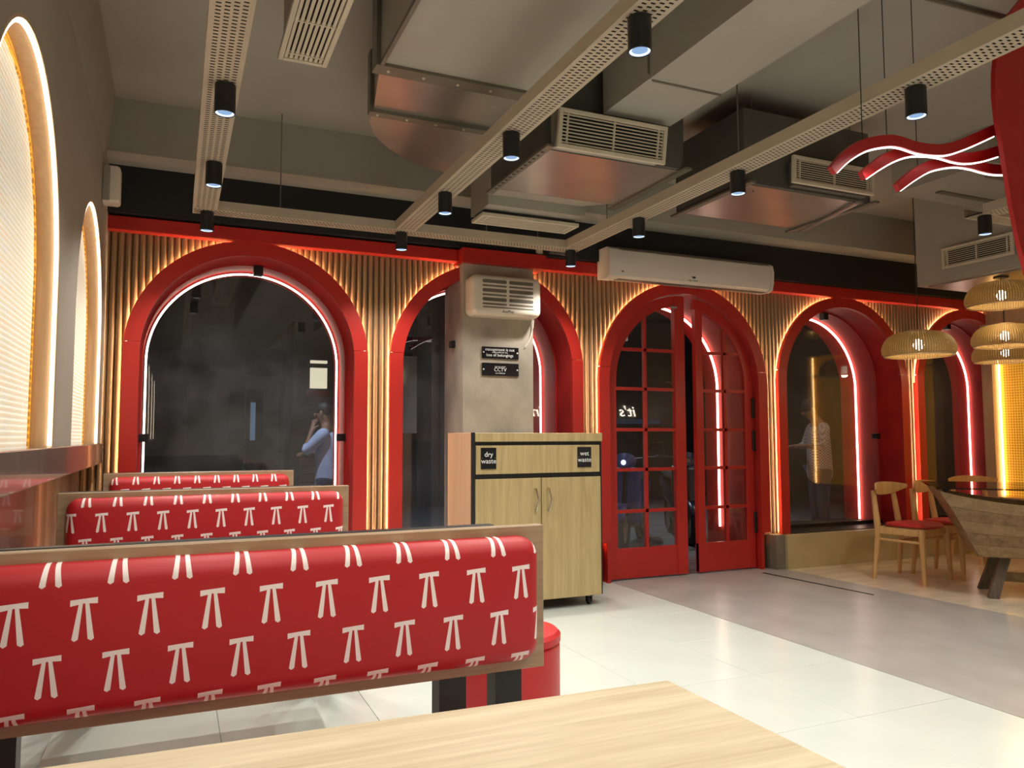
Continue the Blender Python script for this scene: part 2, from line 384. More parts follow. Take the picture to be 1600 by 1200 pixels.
    def build(s, name, mat, parent=None, smooth=False, local=False):
        off = Vector((0,0,0)); p = parent
        while p is not None and not local: off += p.location; p = p.parent
        me = bpy.data.meshes.new(name)
        me.from_pydata([tuple(Vector(q)-off) for q in s.v], [], s.f)
        me.materials.append(M_[mat] if isinstance(mat, str) else mat)
        import bmesh
        b = bmesh.new(); b.from_mesh(me); bmesh.ops.recalc_face_normals(b, faces=b.faces[:]); b.to_mesh(me); b.free()
        if smooth:
            me.polygons.foreach_set('use_smooth', [True]*len(me.polygons))
            try: me.set_sharp_from_angle(angle=math.radians(35))
            except Exception: pass
        o = bpy.data.objects.new(name, me); COL.objects.link(o)
        if parent is not None: o.parent = parent
        return o
def tag(o, label=None, cat=None, group=None, kind=None):
    if label: o['label'] = label
    if cat: o['category'] = cat
    if group: o['group'] = group
    if kind: o['kind'] = kind
    return o
def root(name, loc, label, cat, group=None, kind=None, rz=0.0):
    o = bpy.data.objects.new(name, None); COL.objects.link(o)
    o.location = loc; o.rotation_euler = (0, 0, rz); o.empty_display_size = 0.1
    return tag(o, label, cat, group, kind)
def dup(o, loc, rz=None, label=None):
    def cp(q, par):
        c = q.copy(); COL.objects.link(c)
        if par is not None: c.parent = par
        for ch in q.children: cp(ch, c)
        return c
    r = cp(o, None); r.location = loc
    if rz is not None: r.rotation_euler = (0, 0, rz)
    if label: r['label'] = label
    return r
def text(name, body, mat, size, T, parent, ext=0.001, align='CENTER', space=1.0):
    cu = bpy.data.curves.new(name, 'FONT'); cu.body = body; cu.size = size; cu.extrude = ext
    cu.align_x = align; cu.align_y = 'CENTER'; cu.resolution_u = 3; cu.space_character = space
    tmp = bpy.data.objects.new('tmp', cu); COL.objects.link(tmp)
    dg = bpy.context.evaluated_depsgraph_get()
    me = bpy.data.meshes.new_from_object(tmp.evaluated_get(dg)); bpy.data.objects.remove(tmp)
    off = Vector((0,0,0)); p = parent
    while p is not None: off += p.location; p = p.parent
    me.transform(Matrix.Translation(-off) @ T)
    me.materials.clear(); me.materials.append(M_[mat])
    o = bpy.data.objects.new(name, me); COL.objects.link(o); o.parent = parent
    return o
FACE = lambda x, y, z: Matrix.Translation((x, y, z)) @ Matrix.Rotation(PI/2, 4, 'X')     # faces -Y

def arch(cx, R, zc, zb, n=40):
    """outline from left foot over the arch to right foot, in (x, z)"""
    pts = [(cx-R, zb)]
    for i in range(n+1):
        a = PI - PI*i/n; pts.append((cx+R*math.cos(a), zc+R*math.sin(a)))
    pts.append((cx+R, zb)); return pts
def band(outer, inner, y0, y1):
    """solid band between two outlines with equal point counts"""
    b = MB(); n = len(outer); vs = []
    for y in (y0, y1):
        vs += [(p[0], y, p[1]) for p in outer] + [(p[0], y, p[1]) for p in inner]
    fs = []
    for i in range(n-1):
        fs += [(i, i+1, n+i+1, n+i), (2*n+i, 3*n+i, 3*n+i+1, 2*n+i+1), (i, 2*n+i, 2*n+i+1, i+1), (n+i, n+i+1, 3*n+i+1, 3*n+i)]
    fs += [(0, n, 3*n, 2*n), (n-1, 3*n-1, 4*n-1, 2*n-1)]
    b.add(vs, fs); return b

# ------------------------------------------------------------------ shell
YF, YW, YG, YE = 5.53, 5.60, 5.84, 6.31     # ring front, rib wall, glass, outer face
XL, XR, ZC = -0.43, 8.06, 3.30
BEAM = 2.55

floor = tag(MB().box(-0.7, 8.4, -8.1, 6.45, -0.12, -0.012).build('floor', 'grout'), 'restaurant floor of white tiles, grey concrete and beige finish', 'floor', kind='structure')
TX, TY = 0.628, 0.645
ys = [3.145 + TY*k for k in range(-17, 4)] + [5.62]
xs = [3.34 - TX*k for k in range(0, 7)]
tilemesh = {}
for i in range(6):
    for j in range(len(ys)-1):
        dy = round(ys[j+1]-ys[j], 3)
        x0, y0 = xs[i+1], ys[j]
        key = dy
        if key not in tilemesh:
            o = MB().bbox(0.0012, TX-0.0012, 0.0012, dy-0.0012, -0.012, 0.0, 0.001).build('tile', 'tile', floor, local=True)
            tilemesh[key] = o.data
        else:
            o = bpy.data.objects.new('tile', tilemesh[key]); COL.objects.link(o); o.parent = floor
        o.location = (x0, y0, random.uniform(-0.0006, 0.0))
edge = [(5.10, 5.62), (5.10, 5.47), (5.12, 4.6), (5.15, 4.0), (5.17, 3.4), (5.2, -8.0)]
MB().prism([(3.343, -8.0), (3.343, 5.62)] + edge, -0.012, 0.0, 'Z').build('concrete_strip', 'floorconc', floor)
MB().prism([(x+0.002, y) for x, y in edge] + [(8.1, -8.0), (8.1, 5.62)], -0.012, 0.0, 'Z').build('beige_floor_panel', 'floorbeige', floor)
MB().prism([(4.765, 5.40), (4.798, 5.40), (4.888, 4.32), (4.866, 4.31)], -0.004, 0.002, 'Z').build('drain_slot', 'black', floor)
MB().box(3.3, 4.92, 5.62, 6.45, -0.012, 0.0).build('threshold_slab', 'brickpave', floor)

ceil = tag(MB().box(-0.7, 8.4, -8.1, 6.4, ZC, ZC+0.12).build('ceiling', 'ceil'), 'plain grey brown concrete ceiling above the ducts', 'ceiling', kind='structure')
tag(MB().box(-0.7, 8.4, 5.2, YE, 2.96, ZC).build('trim_1', 'ceil'), 'deep grey concrete beam across the top of the glass front', 'beam', kind='structure')
tag(MB().prism([(-0.52, 2.90), (XL+0.0005, 2.90), (-0.385, ZC), (-0.52, ZC)], -8.0, 5.2).build('trim_2', 'wallpaint'), 'slanted plaster cove along the top of the left wall', 'beam', kind='structure')
tag(MB().box(-0.7, 8.4, -8.12, -8.0, 0, ZC).box(4.6, 8.06, -1.12, -1.0, 0, ZC).build('wall_front', 'wallpaint'), 'plain wall behind the camera carrying the lit slogan', 'wall', kind='structure')

WINS = [('window_1', 0.478, 0.802), ('window_2', 2.255, 0.812), ('door', 4.105, 0.890), ('window_3', 5.985, 0.855), ('window_4', 7.800, 0.830)]
ZT = 2.558
def hole_top(x, d=0.02):
    for n, cx, R in WINS:
        r = R-d
        if abs(x-cx) < r: return ZT-R + math.sqrt(r*r-(x-cx)**2), n
    return None, None
# backing wall with arched holes
wb = MB(); xx = -0.62; stepx = 0.02
brk = sorted(set([-0.62, 8.3] + [round(cx+s*(R-0.02), 4) for n, cx, R in WINS for s in (-1, 1)]))
xsf = []
for a, b in zip(brk[:-1], brk[1:]):
    n = max(1, int(math.ceil((b-a)/0.045))); xsf += [a+(b-a)*k/n for k in range(n)]
xsf.append(8.3)
for a, b in zip(xsf[:-1], xsf[1:]):
    m = (a+b)/2; t, nme = hole_top(m)
    if t is None:
        wb.box(a, b, YW, YE, 0.0, 2.96)
    else:
        ta = hole_top(a+1e-5)[0] or (ZT-0.8); tb = hole_top(b-1e-5)[0] or (ZT-0.8)
        wb.prism([(a, ta), (b, tb), (b, 2.96), (a, 2.96)], YW, YE)
        if nme != 'door': wb.box(a, b, YW, YE, 0.0, 0.30)
wall_back = tag(wb.build('wall_back', 'ribback'), 'glass front wall lined with timber ribs and arched openings', 'wall', kind='structure')
MB().box(-0.62, 8.3, 5.46, YW, 2.65, 2.96).build('black_band', 'black', wall_back)
# timber ribs, one object each
ribmesh = {}
PITCH = 0.0425
def rib_mesh(zb, z_l, z_r):
    b = MB(); hw = PITCH/2-0.0015; n = 6
    pts = [(-hw*math.cos(PI*k/n), -0.019*math.sin(PI*k/n)) for k in range(n+1)]
    lo = [(x, y, zb[0]+(zb[1]-zb[0])*(x+hw)/(2*hw)) for x, y in pts]; hi = [(x, y, BEAM+0.005) for x, y in pts]
    b.grid([lo, hi]); return b
nr = int((XR+0.60)/PITCH)
for k in range(nr):
    x = -0.585 + PITCH*(k+0.5)
    hw = PITCH/2
    def bot(q):
        for n, cx, R in WINS:
            r = R-0.045
            if abs(q-cx) < r: return ZT-R+math.sqrt(r*r-(q-cx)**2)
        return 0.30
    zb = (bot(x-hw), bot(x+hw))
    if min(zb) > BEAM-0.012: continue
    if abs(zb[0]-zb[1]) > 0.9: zb = (max(zb)*0+min(max(zb), 1.75), min(max(zb), 1.75)) if max(zb) < 2.3 else (max(zb), max(zb))
    if 1.97 < x < 2.58: continue
    b = rib_mesh(zb, 0, 0).xf(Matrix.Translation((x, YW, 0)))
    o = b.build('rib', 'rib', wall_back, smooth=True)
# red beam over the arches, stepping out round the pillar
rb = tag(MB().box(-0.6, 1.965, 5.50, YW, BEAM, 2.637).box(1.965, 2.665, 5.40, YW, 2.525, 2.637).box(2.665, 8.06, 5.50, YW, BEAM, 2.645).build('trim_3', 'red'),
         'red lacquered beam running above the row of arches', 'beam', kind='structure')
pl = tag(MB().box(1.985, 2.572, 5.45, 5.66, 0, 2.527).box(1.992, 2.572, 5.664, 5.90, 0, 2.55).build('trim_4', 'concrete'), 'raw concrete pillar behind the waste cabinet', 'pillar', kind='structure')
tag(MB().box(-0.6, 3.20, 5.49, YW, 0, 0.30).build('trim_5', 'plinthgrey'), 'grey plinth under the first two arched windows', 'plinth', kind='structure')
tag(MB().box(5.0, 5.103, 5.47, YW, 0, 0.305).build('trim_6', 'plinthgrey'), 'dark grey plinth block beside the right door leaf', 'plinth', kind='structure')
tag(MB().box(5.105, 8.06, 5.44, YW, 0, 0.300).build('trim_7', 'plinth'), 'beige plinth under the windows behind the wooden chairs', 'plinth', kind='structure')

# ------------------------------------------------------------------ arched windows
def arch_leg_split(R, cx, zc, zb, zs):
    """outline of arch part above zs, as (x,z)"""
    a0 = math.asin(max(-1, min(1, (zs-zc)/R))); n = 36
    return [(cx+R*math.cos(PI-a0-(PI-2*a0)*i/n), zc+R*math.sin(PI-a0-(PI-2*a0)*i/n)) for i in range(n+1)]
def surround(w, cx, R, zb, reveal=True):
    zc = ZT-R; Ri = R-0.10; seam = min(1.83, zc+0.12)
    zo = seam
    ao = math.asin((zo-zc)/R); n = 36
    out = [(cx+R*math.cos(PI-ao-(PI-2*ao)*i/n), zc+R*math.sin(PI-ao-(PI-2*ao)*i/n)) for i in range(n+1)]
    ai = math.asin((zo-zc)/Ri)
    inn = [(cx+Ri*math.cos(PI-ai-(PI-2*ai)*i/n), zc+Ri*math.sin(PI-ai-(PI-2*ai)*i/n)) for i in range(n+1)]
    band(out, inn, YF, YF+0.034).build('arch_frame', 'red', w)
    for sgn in (-1, 1):
        def side(RR, m=5):
            pts = [(cx+sgn*RR, zb), (cx+sgn*RR, zc)]
            aa = math.asin((zo-0.003-zc)/RR)
            for i in range(1, m+1):
                q = aa*i/m; pts.append((cx+sgn*RR*math.cos(q), zc+RR*math.sin(q)))
            return pts
        band(side(R), side(Ri), YF, YF+0.034).build('jamb_frame', 'red', w)
    # hidden warm strip behind the outer edge
    a = arch(cx, R-0.015, zc, zb+0.02, 48)
    a = [(x, min(z, BEAM-0.002)) for x, z in a]
    MB().tube([(x, YF+0.041, z) for x, z in a], 0.0038, 6).build('warm_led_strip', 'ledrib', w)
    # reveal
    oo = arch(cx, Ri+0.018, zc, zb, 40); ii = arch(cx, Ri, zc, zb, 40)
    band(oo, ii, YF+0.034, YE).build('reveal', 'red_reveal', w, smooth=True)
    # white strip on the outer reveal
    a = arch(cx, Ri-0.022, zc, max(zb, 0.32), 48)
    MB().tube([(x, 6.09, z) for x, z in a], (0.0075 if cx < 3 else 0.0105), 6).build('white_led_strip', 'led', w)
    return zc, Ri
wlabels = {'window_1': 'largest-looking arched dark window behind the booths, at the left corner', 'window_2': 'red arched window half hidden by the concrete pillar',
           'window_3': 'red arched window between the door and the wooden chairs', 'window_4': 'red arched window behind the hanging wicker lamps'}
for n, cx, R in WINS:
    if n == 'door': continue
    w = root(n, (cx, YF, 0.305), wlabels[n], 'window', kind='structure')
    zc, Ri = surround(w, cx, R, 0.305)
    MB().prism(arch(cx, Ri-0.004, zc, 0.335, 40), YG-0.004, YG+0.004).build('pane', 'glass', w)
    MB().box(cx-Ri, cx+Ri, YG-0.02, YG+0.02, 0.305, 0.34).build('bottom_rail', 'blackmetal', w)
    MB().box(cx-Ri, cx+Ri, YF, YE, 0.295, 0.307).build('sill', 'plinthgrey' if cx < 5 else 'blackmetal', w)
    # groove where the glass sits
    band(arch(cx, Ri+0.002, zc, 0.31, 40), arch(cx, Ri-0.010, zc, 0.31, 40), YG-0.016, YG-0.006).build('glazing_bead', 'red', w)
    for sx, zz in ((-1, 1.20), (1, 1.20)):
        MB().bbox(cx+sx*(Ri-0.03)-0.03, cx+sx*(Ri-0.03)+0.03, YG-0.035, YG+0.03, zz-0.028, zz+0.028).build('glass_clip', 'blackmetal', w)
    MB().bbox(cx+0.02, cx+0.085, YG-0.035, YG+0.03, zc+Ri-0.075, zc+Ri-0.005).build('glass_clip', 'blackmetal', w)
    if n == 'window_2': MB().bbox(1.950, 1.985, 5.62, 5.68, 1.895, 1.950).build('glass_clip', 'blackmetal', w)
wp = root('wall_fitting', (6.865, 5.575, 1.36), 'small white round fitting on the ribs between the last two windows', 'fitting')
MB().lathe([(0.020, 0.0), (0.022, 0.012), (0.012, 0.022)], n=16).xf(Matrix.Translation((6.865, 5.583, 1.375)) @ Matrix.Rotation(PI/2, 4, 'X')).build('socket', 'white', wp, smooth=True)
MB().lathe([(0.018, 0.0), (0.020, 0.012), (0.010, 0.020)], n=16).xf(Matrix.Translation((6.865, 5.583, 1.338)) @ Matrix.Rotation(PI/2, 4, 'X')).build('cap', 'white', wp, smooth=True)
# ------------------------------------------------------------------ double door
cx, R = 4.105, 0.890; zc = ZT-R; Ri = R-0.10
dw = root('trim_8', (cx, YF, 0), 'red arched surround framing the double door', 'door frame', kind='structure')
surround(dw, cx, R, 0.33)
for s in (-1, 1):
    MB().box(min(cx+s*Ri, cx+s*(Ri+0.03)), max(cx+s*Ri, cx+s*(Ri+0.03)), YF+0.01, YE, 0, 0.33).build('door_post', 'red', dw)
YD0, YD1 = 5.598, 5.640
def door_leaf(name, xo, xi, xm, label, sgn):
    """xo outer edge, xi meeting edge, xm muntin"""
    d = root(name, (xo, YD0, 0), label, 'door', kind='structure')
    Ra = Ri-0.012; Rb = Ri-0.105
    def top(x, r=Ra): return zc+math.sqrt(max(0, r*r-(x-cx)**2))
    lo, hi = min(xo, xi), max(xo, xi)
    sw = 0.105 if sgn < 0 else 0.075           # meeting stile width
    # outer stile + curved rail
    n = 24
    x_end = xi
    a_end = math.acos((x_end-cx)/Ra)
    a0 = PI if sgn < 0 else 0.0
    out = [(cx+Ra*math.cos(a0+(a_end-a0)*i/n), zc+Ra*math.sin(a0+(a_end-a0)*i/n)) for i in range(n+1)]
    inn = []
    for (x, z) in out:
        dx, dz = x-cx, z-zc; l = math.hypot(dx, dz); inn.append((cx+dx*Rb/l, zc+dz*Rb/l))
    band(out, inn, YD0, YD1).build('curved_rail', 'red', d)
    so, si = cx+sgn*Ra, cx+sgn*Rb
    MB().bbox(min(so, si), max(so, si), YD0, YD1, 0.012, zc, 0.003).build('hinge_stile', 'red', d)
    m0, m1 = (xi-sw, xi) if sgn < 0 else (xi, xi+sw)
    MB().prism([(m0, 0.012), (m1, 0.012), (m1, top(m1)-0.01), (m0, top(m0)-0.01)], YD0-0.004, YD1+0.004).build('meeting_stile', 'red', d)
    ga, gb = (si, m0) if sgn < 0 else (m1, si)
    MB().bbox(min(so, m0), max(so, m1), YD0+0.002, YD1-0.002, 0.012, 0.262, 0.003).build('bottom_rail', 'red', d)
    zl = [0.262, 0.57, 0.92, 1.26, 1.61, 1.95]
    mh = 0.014
    # muntins
    MB().box(xm-mh, xm+mh, YD0+0.006, YD1-0.006, 0.262, top(xm, Rb)).build('muntin', 'red', d)
    for z in zl[1:]:
        a, b = ga, gb
        if z > zc:
            h = math.sqrt(max(0, Rb*Rb-(z-zc)**2))
            if sgn < 0: a = max(ga, cx-h)
            else: b = min(gb, cx+h)
        MB().box(a, b, YD0+0.006, YD1-0.006, z-mh, z+mh).build('muntin', 'red', d)
    # panes
    for (a, b) in ((ga, xm-mh), (xm+mh, gb)):
        for k, z0 in enumerate(zl):
            z1 = zl[k+1] if k+1 < len(zl) else 3.0
            zlo, zhi = z0+(mh if k else 0), z1-mh
            N = 8; bot_, tp = [], []
            for i in range(N+1):
                x = a+(b-a)*i/N
                t = min(zhi, top(x, Rb+0.003)) if abs(x-cx) < Rb+0.003 else zlo-1
                if t > zlo+0.004: bot_.append((x, zlo)); tp.append((x, t))
            if len(tp) >= 2:
                MB().prism(bot_ + tp[::-1], 5.616, 5.622).build('pane', 'doorglass', d)
    return d
dl = door_leaf('door_1', 3.327, 4.127, 3.718, 'left leaf of the red arched glazed double door', -1)
dr = door_leaf('door_2', 4.883, 4.245, 4.571, 'right leaf of the red arched glazed double door, with black hinges', 1)
for z in (1.46, 1.16, 0.42):
    MB().bbox(4.862, 4.892, YD0-0.016, YD0, z-0.095, z+0.095, 0.004).build('hinge', 'blackmetal', dr)
MB().bbox(3.50, 3.545, 5.602, 5.613, 2.02, 2.095, 0.002).build('sticker', 'text', dl)
MB().bbox(3.975, 4.04, 5.575, 5.598, 2.33, 2.35, 0.003).build('door_sensor', 'grey', dl)

# ------------------------------------------------------------------ left wall with lit cane niches
NR, NZC, NZB = 0.67, 1.80, 1.165
NY = (-6.73, -4.83, -2.93, -1.03, 0.87, 2.77, 4.67)
def niche_top(y):
    for c in NY:
        if abs(y-c) < NR: return NZC+math.sqrt(NR*NR-(y-c)**2)
    return None
lw = MB(); brk = sorted([-8.0, 5.60] + [c+s*NR for c in NY for s in (-1, 1)]); yl = []
for a, b in zip(brk[:-1], brk[1:]):
    n = max(1, int(math.ceil((b-a)/0.05))); yl += [a+(b-a)*k/n for k in range(n)]
yl.append(5.60)
for a, b in zip(yl[:-1], yl[1:]):
    if niche_top((a+b)/2) is None: lw.box(-0.52, XL, a, b, NZB, ZC)
    else: lw.prism([(a, niche_top(a+1e-5) or NZC), (b, niche_top(b-1e-5) or NZC), (b, ZC), (a, ZC)], -0.52, XL, 'X')
lw.box(-0.7, -0.56, -8.0, 6.0, 0, ZC); lw.box(-0.56, -0.522, -8.0, 5.6, 1.03, ZC)
wall_left = tag(lw.build('wall_left', 'wallpaint'), 'brown grey painted left wall with three lit arched niches', 'wall', kind='structure')
MB().bbox(-0.56, XL+0.012, -8.0, 5.56, 1.04, NZB, 0.004).build('ledge', 'ledge', wall_left)
for k in range(8):
    MB().bbox(-0.56, -0.548, -1.0+0.82*k+0.002, -1.0+0.82*(k+1)-0.002, 0.0, 1.038, 0.002).build('wall_panel', 'panel', wall_left)
for i, c in enumerate(NY):
    nl = ['glowing cane arch on the left wall behind the camera, mirrored in the corner window']*5+['nearer and larger-looking glowing cane arch on the left wall', 'far glowing cane arch beside the corner window']
    nch = root('window_%d' % (11-i), (XL, c, NZB), nl[i], 'lit arch', 'lit cane arches on the left wall', kind='structure')  # lit cane niche set in the wall, not a window
    def A3(r, x, zb=NZB, n=40): return [(x, p[0], p[1]) for p in arch(c, r, NZC, zb, n)]
    o1, o2 = A3(NR-0.001, XL), A3(NR-0.016, XL)
    rv = MB(); n = len(o1)
    rv.grid([A3(NR-0.001, XL-0.001), A3(NR-0.012, XL-0.001), A3(NR-0.012, -0.513), A3(NR-0.001, -0.513), A3(NR-0.001, XL-0.001)])
    rv.build('niche_reveal', 'nichewood', nch, smooth=True)
    MB().prism([(p[0], p[1]) for p in arch(c, NR-0.004, NZC, NZB, 40)], -0.519, -0.511, 'X').build('cane_screen', 'cane', nch)
    # torn, darker orange edge binding of the cane
    band2 = MB(); oo = arch(c, NR-0.012, NZC, NZB, 40); ii = arch(c, NR-0.040, NZC, NZB, 40)
    ii = [(y+random.uniform(-0.006, 0.006), z+random.uniform(-0.006, 0.006)) for y, z in ii]
    band2.grid([[(-0.507, y, z) for y, z in oo], [(-0.505, y, z) for y, z in ii], [(-0.511, y, z) for y, z in ii]])
    band2.build('cane_binding', 'caneamber', nch)
    MB().tube([(XL-0.010, p[1], p[2]) for p in A3(NR-0.020, 0, NZB+0.005)], 0.0075, 6).build('led_strip', 'lednic', nch)
# right wall with the amber cane niche
wr = MB().box(XR, 8.3, -8.0, 3.55, 0, ZC).box(XR, 8.3, 5.485, 5.6, 0, ZC).box(XR, 8.3, 3.55, 5.485, 2.30, ZC).box(XR, 8.3, 3.55, 5.485, 0, 0.55).box(8.19, 8.3, 3.55, 5.485, 0.55, 2.30)
wall_right = tag(wr.build('wall_right', 'nichewood'), 'right wall of honey timber around the amber screen', 'wall', kind='structure')
am = root('cane_panel', (8.18, 4.52, 0.55), 'amber glowing woven cane panel on the right wall', 'lit panel')
MB().box(8.175, 8.188, 3.552, 5.483, 0.552, 2.298).build('cane_screen', 'caneamber', am)
MB().bbox(8.150, 8.175, 3.552, 5.483, 2.02, 2.045, 0.002).build('cross_bar', 'nichewood', am)
MB().tube([(8.155, 5.470, 0.56), (8.155, 5.470, 2.29)], 0.010, 6).build('led_strip', 'ledamber', am)
MB().tube([(8.155, 3.565, 0.56), (8.155, 3.565, 2.29)], 0.010, 6).build('led_strip', 'ledamber', am)

# ------------------------------------------------------------------ booth benches
def bench(y, x0, x1, label, lean, zt=0.987, zb=0.650, legs=((0.565, 0.63), (0.703, 0.77), (-0.33, -0.253)), back_short=0.115):
    r = root('booth_bench', (0, y, 0), label, 'bench', 'booth benches with printed red backs')
    MB().bbox(x0, x1, y, y+0.032, zb, zt, 0.002).build('back_board', 'oakedge', r)
    MB().bbox(x0, x1-back_short, y+0.0325, y+0.062, zb+0.02, zt+0.002, 0.002).build('rear_panel', 'blackmetal', r)
    # cushion: rounded slab
    cx0, cx1, cz0, cz1 = x0+0.035, x1-0.030, zb+0.028, zt-0.022
    rc, dep, rd = 0.045, 0.055, 0.040
    def rr(ins):
        pts = []; q = max(0.004, rc-ins)
        for (ax, az, a0) in ((cx1-ins-q, cz1-ins-q, 0), (cx0+ins+q, cz1-ins-q, PI/2), (cx0+ins+q, cz0+ins+q, PI), (cx1-ins-q, cz0+ins+q, 1.5*PI)):
            for k in range(7):
                a = a0+PI/2*k/6; pts.append((ax+q*math.cos(a), az+q*math.sin(a)))
        return pts
    b = MB(); loops = [[(p[0], y, p[1]) for p in rr(0)], [(p[0], y-(dep-rd), p[1]) for p in rr(0)]]
    for k in range(1, 7):
        a = PI/2*k/6; loops.append([(p[0], y-(dep-rd)-rd*math.sin(a), p[1]) for p in rr(rd*(1-math.cos(a)))])
    loops.append([(p[0], y-dep-0.006, p[1]) for p in rr(rd+0.09)])
    n = len(loops[0]); vs = [p for l in loops for p in l]; fs = []
    for i in range(len(loops)-1):
        for k in range(n): fs.append((i*n+k, i*n+(k+1) % n, (i+1)*n+(k+1) % n, (i+1)*n+k))
    fs.append(tuple((len(loops)-1)*n+k for k in range(n)))
    b.add(vs, fs); b.build('back_cushion', 'cushion', r, smooth=True)
    for (a, c) in legs:
        MB().add([(a, y+0.004+lean*t+e, z) for t, z in ((1, 0.0), (0, zb)) for e in (0, 0.054)]+[(c, y+0.004+lean*t+e, z) for t, z in ((1, 0.0), (0, zb)) for e in (0, 0.054)],
                 [(0,1,3,2),(4,6,7,5),(0,4,5,1),(2,3,7,6),(0,2,6,4),(1,5,7,3)]).build('leg', 'blackmetal', r)
    # seat in front of the back, resting on the legs' front posts
    MB().bbox(x0+0.02, x1-0.02, y-0.40, y-0.02, 0.36, 0.43, 0.02).build('seat_cushion', 'redvinyl', r)
    MB().bbox(x0+0.02, x1-0.02, y-0.38, y+0.003, 0.325, 0.359, 0.003).build('seat_board', 'oakedge', r)
    return r
bench(1.70, -0.418, 0.828, 'nearest booth bench, red back printed with white ties, behind the oak table', 0.0)
bench(3.52, -0.418, 0.732, 'middle booth bench with printed red back, ending at the left ledge', 0.30, 0.982, 0.645)
bench(5.08, -0.375, 0.703, 'farthest booth bench with printed red back, right below the corner window', 0.20, 0.992, 0.655)
# round stool in the aisle
st = root('round_stool', (1.235, 2.86, 0), 'round red upholstered stool beside the nearest booth bench', 'stool')
MB().lathe([(0.195, 0.02), (0.205, 0.03), (0.205, 0.385), (0.200, 0.392)], (1.235, 2.86, 0), 40).build('body', 'redvinyl', st, smooth=True)
MB().lathe([(0.198, 0.392), (0.208, 0.40), (0.208, 0.425), (0.195, 0.438), (0.12, 0.446), (0.01, 0.448)], (1.235, 2.86, 0), 40).build('seat_pad', 'redvinyl', st, smooth=True)
MB().lathe([(0.18, 0.0), (0.18, 0.02)], (1.235, 2.86, 0), 24).build('foot_ring', 'blackmetal', st)

# ------------------------------------------------------------------ oak table in front
tb = root('booth_table', (0.2, 0.95, 0), 'pale oak laminate table top in the foreground', 'table')
poly = [(0.846, 1.217), (0.848, 0.55), (-0.412, 0.58), (-0.412, 1.260)]
MB().prism(poly, 0.722, 0.749, 'Z').build('table_edge', 'oakedge', tb)
MB().prism([(0.8455, 1.2165), (0.8475, 0.551), (-0.4115, 0.581), (-0.4115, 1.2595)], 0.749, 0.7505, 'Z').build('table_top', 'oak', tb)
MB().tube([(0.25, 0.9, 0.02), (0.25, 0.9, 0.72)], 0.035, 12).build('pedestal', 'blackmetal', tb)
MB().bbox(0.0, 0.5, 0.7, 1.1, 0.0, 0.02, 0.004).build('base_plate', 'blackmetal', tb)

# ------------------------------------------------------------------ waste cabinet
cb = root('waste_cabinet', (2.34, 5.1, 0), 'oak waste bin cabinet on castors with dry waste and wet waste signs', 'cabinet')
x0, x1, yf, yb, zb_, zt_ = 1.836, 2.846, 4.86, 5.36, 0.075, 1.225
MB().box(x0+0.014, x1-0.014, yf+0.02, yb-0.01, zb_+0.01, zt_-0.03).build('carcass', 'blackmetal', cb)
MB().bbox(x0, x0+0.012, yf+0.012, yb, zb_, zt_+0.005, 0.002).build('side_panel', 'oakside', cb)
MB().bbox(x1-0.012, x1, yf+0.012, yb, zb_, zt_, 0.002).build('side_panel', 'blackmetal', cb)
MB().bbox(x0-0.002, x0+0.022, yf, yf+0.018, zb_, zt_+0.006, 0.001).build('front_edge', 'blackmetal', cb)
MB().bbox(x0+0.023, x1-0.002, yf-0.004, yb, 1.168, zt_+0.003, 0.002).build('top', 'oakv', cb)
MB().bbox(x0+0.030, x1-0.022, yf+0.002, yf+0.019, 0.948, 1.142, 0.002).build('flap', 'oakv', cb)
ld = MB().bbox(x0+0.026, 2.352, yf+0.002, yf+0.019, zb_, 0.915, 0.002).build('door', 'oakv', cb)
rd_ = MB().bbox(2.358, x1-0.016, yf+0.002, yf+0.019, zb_, 0.915, 0.002).build('door', 'oakv', cb)
for par, hx in ((ld, 2.305), (rd_, 2.405)):
    MB().tube([(hx, yf+0.002, 0.845), (hx, yf-0.022, 0.84), (hx+0.006, yf-0.026, 0.80), (hx+0.014, yf-0.028, 0.765), (hx+0.006, yf-0.026, 0.72), (hx, yf-0.022, 0.69), (hx, yf+0.002, 0.685)], 0.006, 8).build('handle', 'chrome', par, smooth=True)
for nm, sx0, sx1, words in (('dry', 1.900, 2.012, 'dry\nwaste'), ('wet', 2.640, 2.752, 'wet\nwaste')):
    sg = MB().bbox(sx0, sx1, yf-0.004, yf+0.002, 0.983, 1.127, 0.001).build('sign_plate', 'blackgloss', cb)
    for wd, wz in zip(words.split('\n'), (1.081, 1.036)):
        text('lettering', wd, 'text', 0.047, FACE((sx0+sx1)/2, yf-0.0045, wz), sg, 0.0006)
    for q in (sx0+0.009, sx1-0.009):
        MB().lathe([(0.0035, 0), (0.003, 0.003)], n=8).xf(Matrix.Translation((q, yf-0.004, 1.058)) @ Matrix.Rotation(PI/2, 4, 'X')).build('screw', 'chrome', sg)
for qx in (x0+0.08, x1-0.09):
    for qy in (yf+0.05, yb-0.06):
        c = MB(); c.box(qx-0.018, qx+0.018, qy-0.018, qy+0.018, 0.060, 0.086); c.box(qx-0.016, qx-0.011, qy-0.014, qy+0.03, 0.02, 0.066); c.box(qx+0.011, qx+0.016, qy-0.014, qy+0.03, 0.02, 0.066)
        cs = c.build('castor', 'blackmetal', cb)
        MB().lathe([(0.012, -0.009), (0.026, -0.009), (0.028, -0.005), (0.028, 0.005), (0.026, 0.009), (0.012, 0.009)], n=16).xf(Matrix.Translation((qx, qy+0.012, 0.0285)) @ Matrix.Rotation(PI/2, 4, 'Y')).build('wheel', 'rubber', cs)

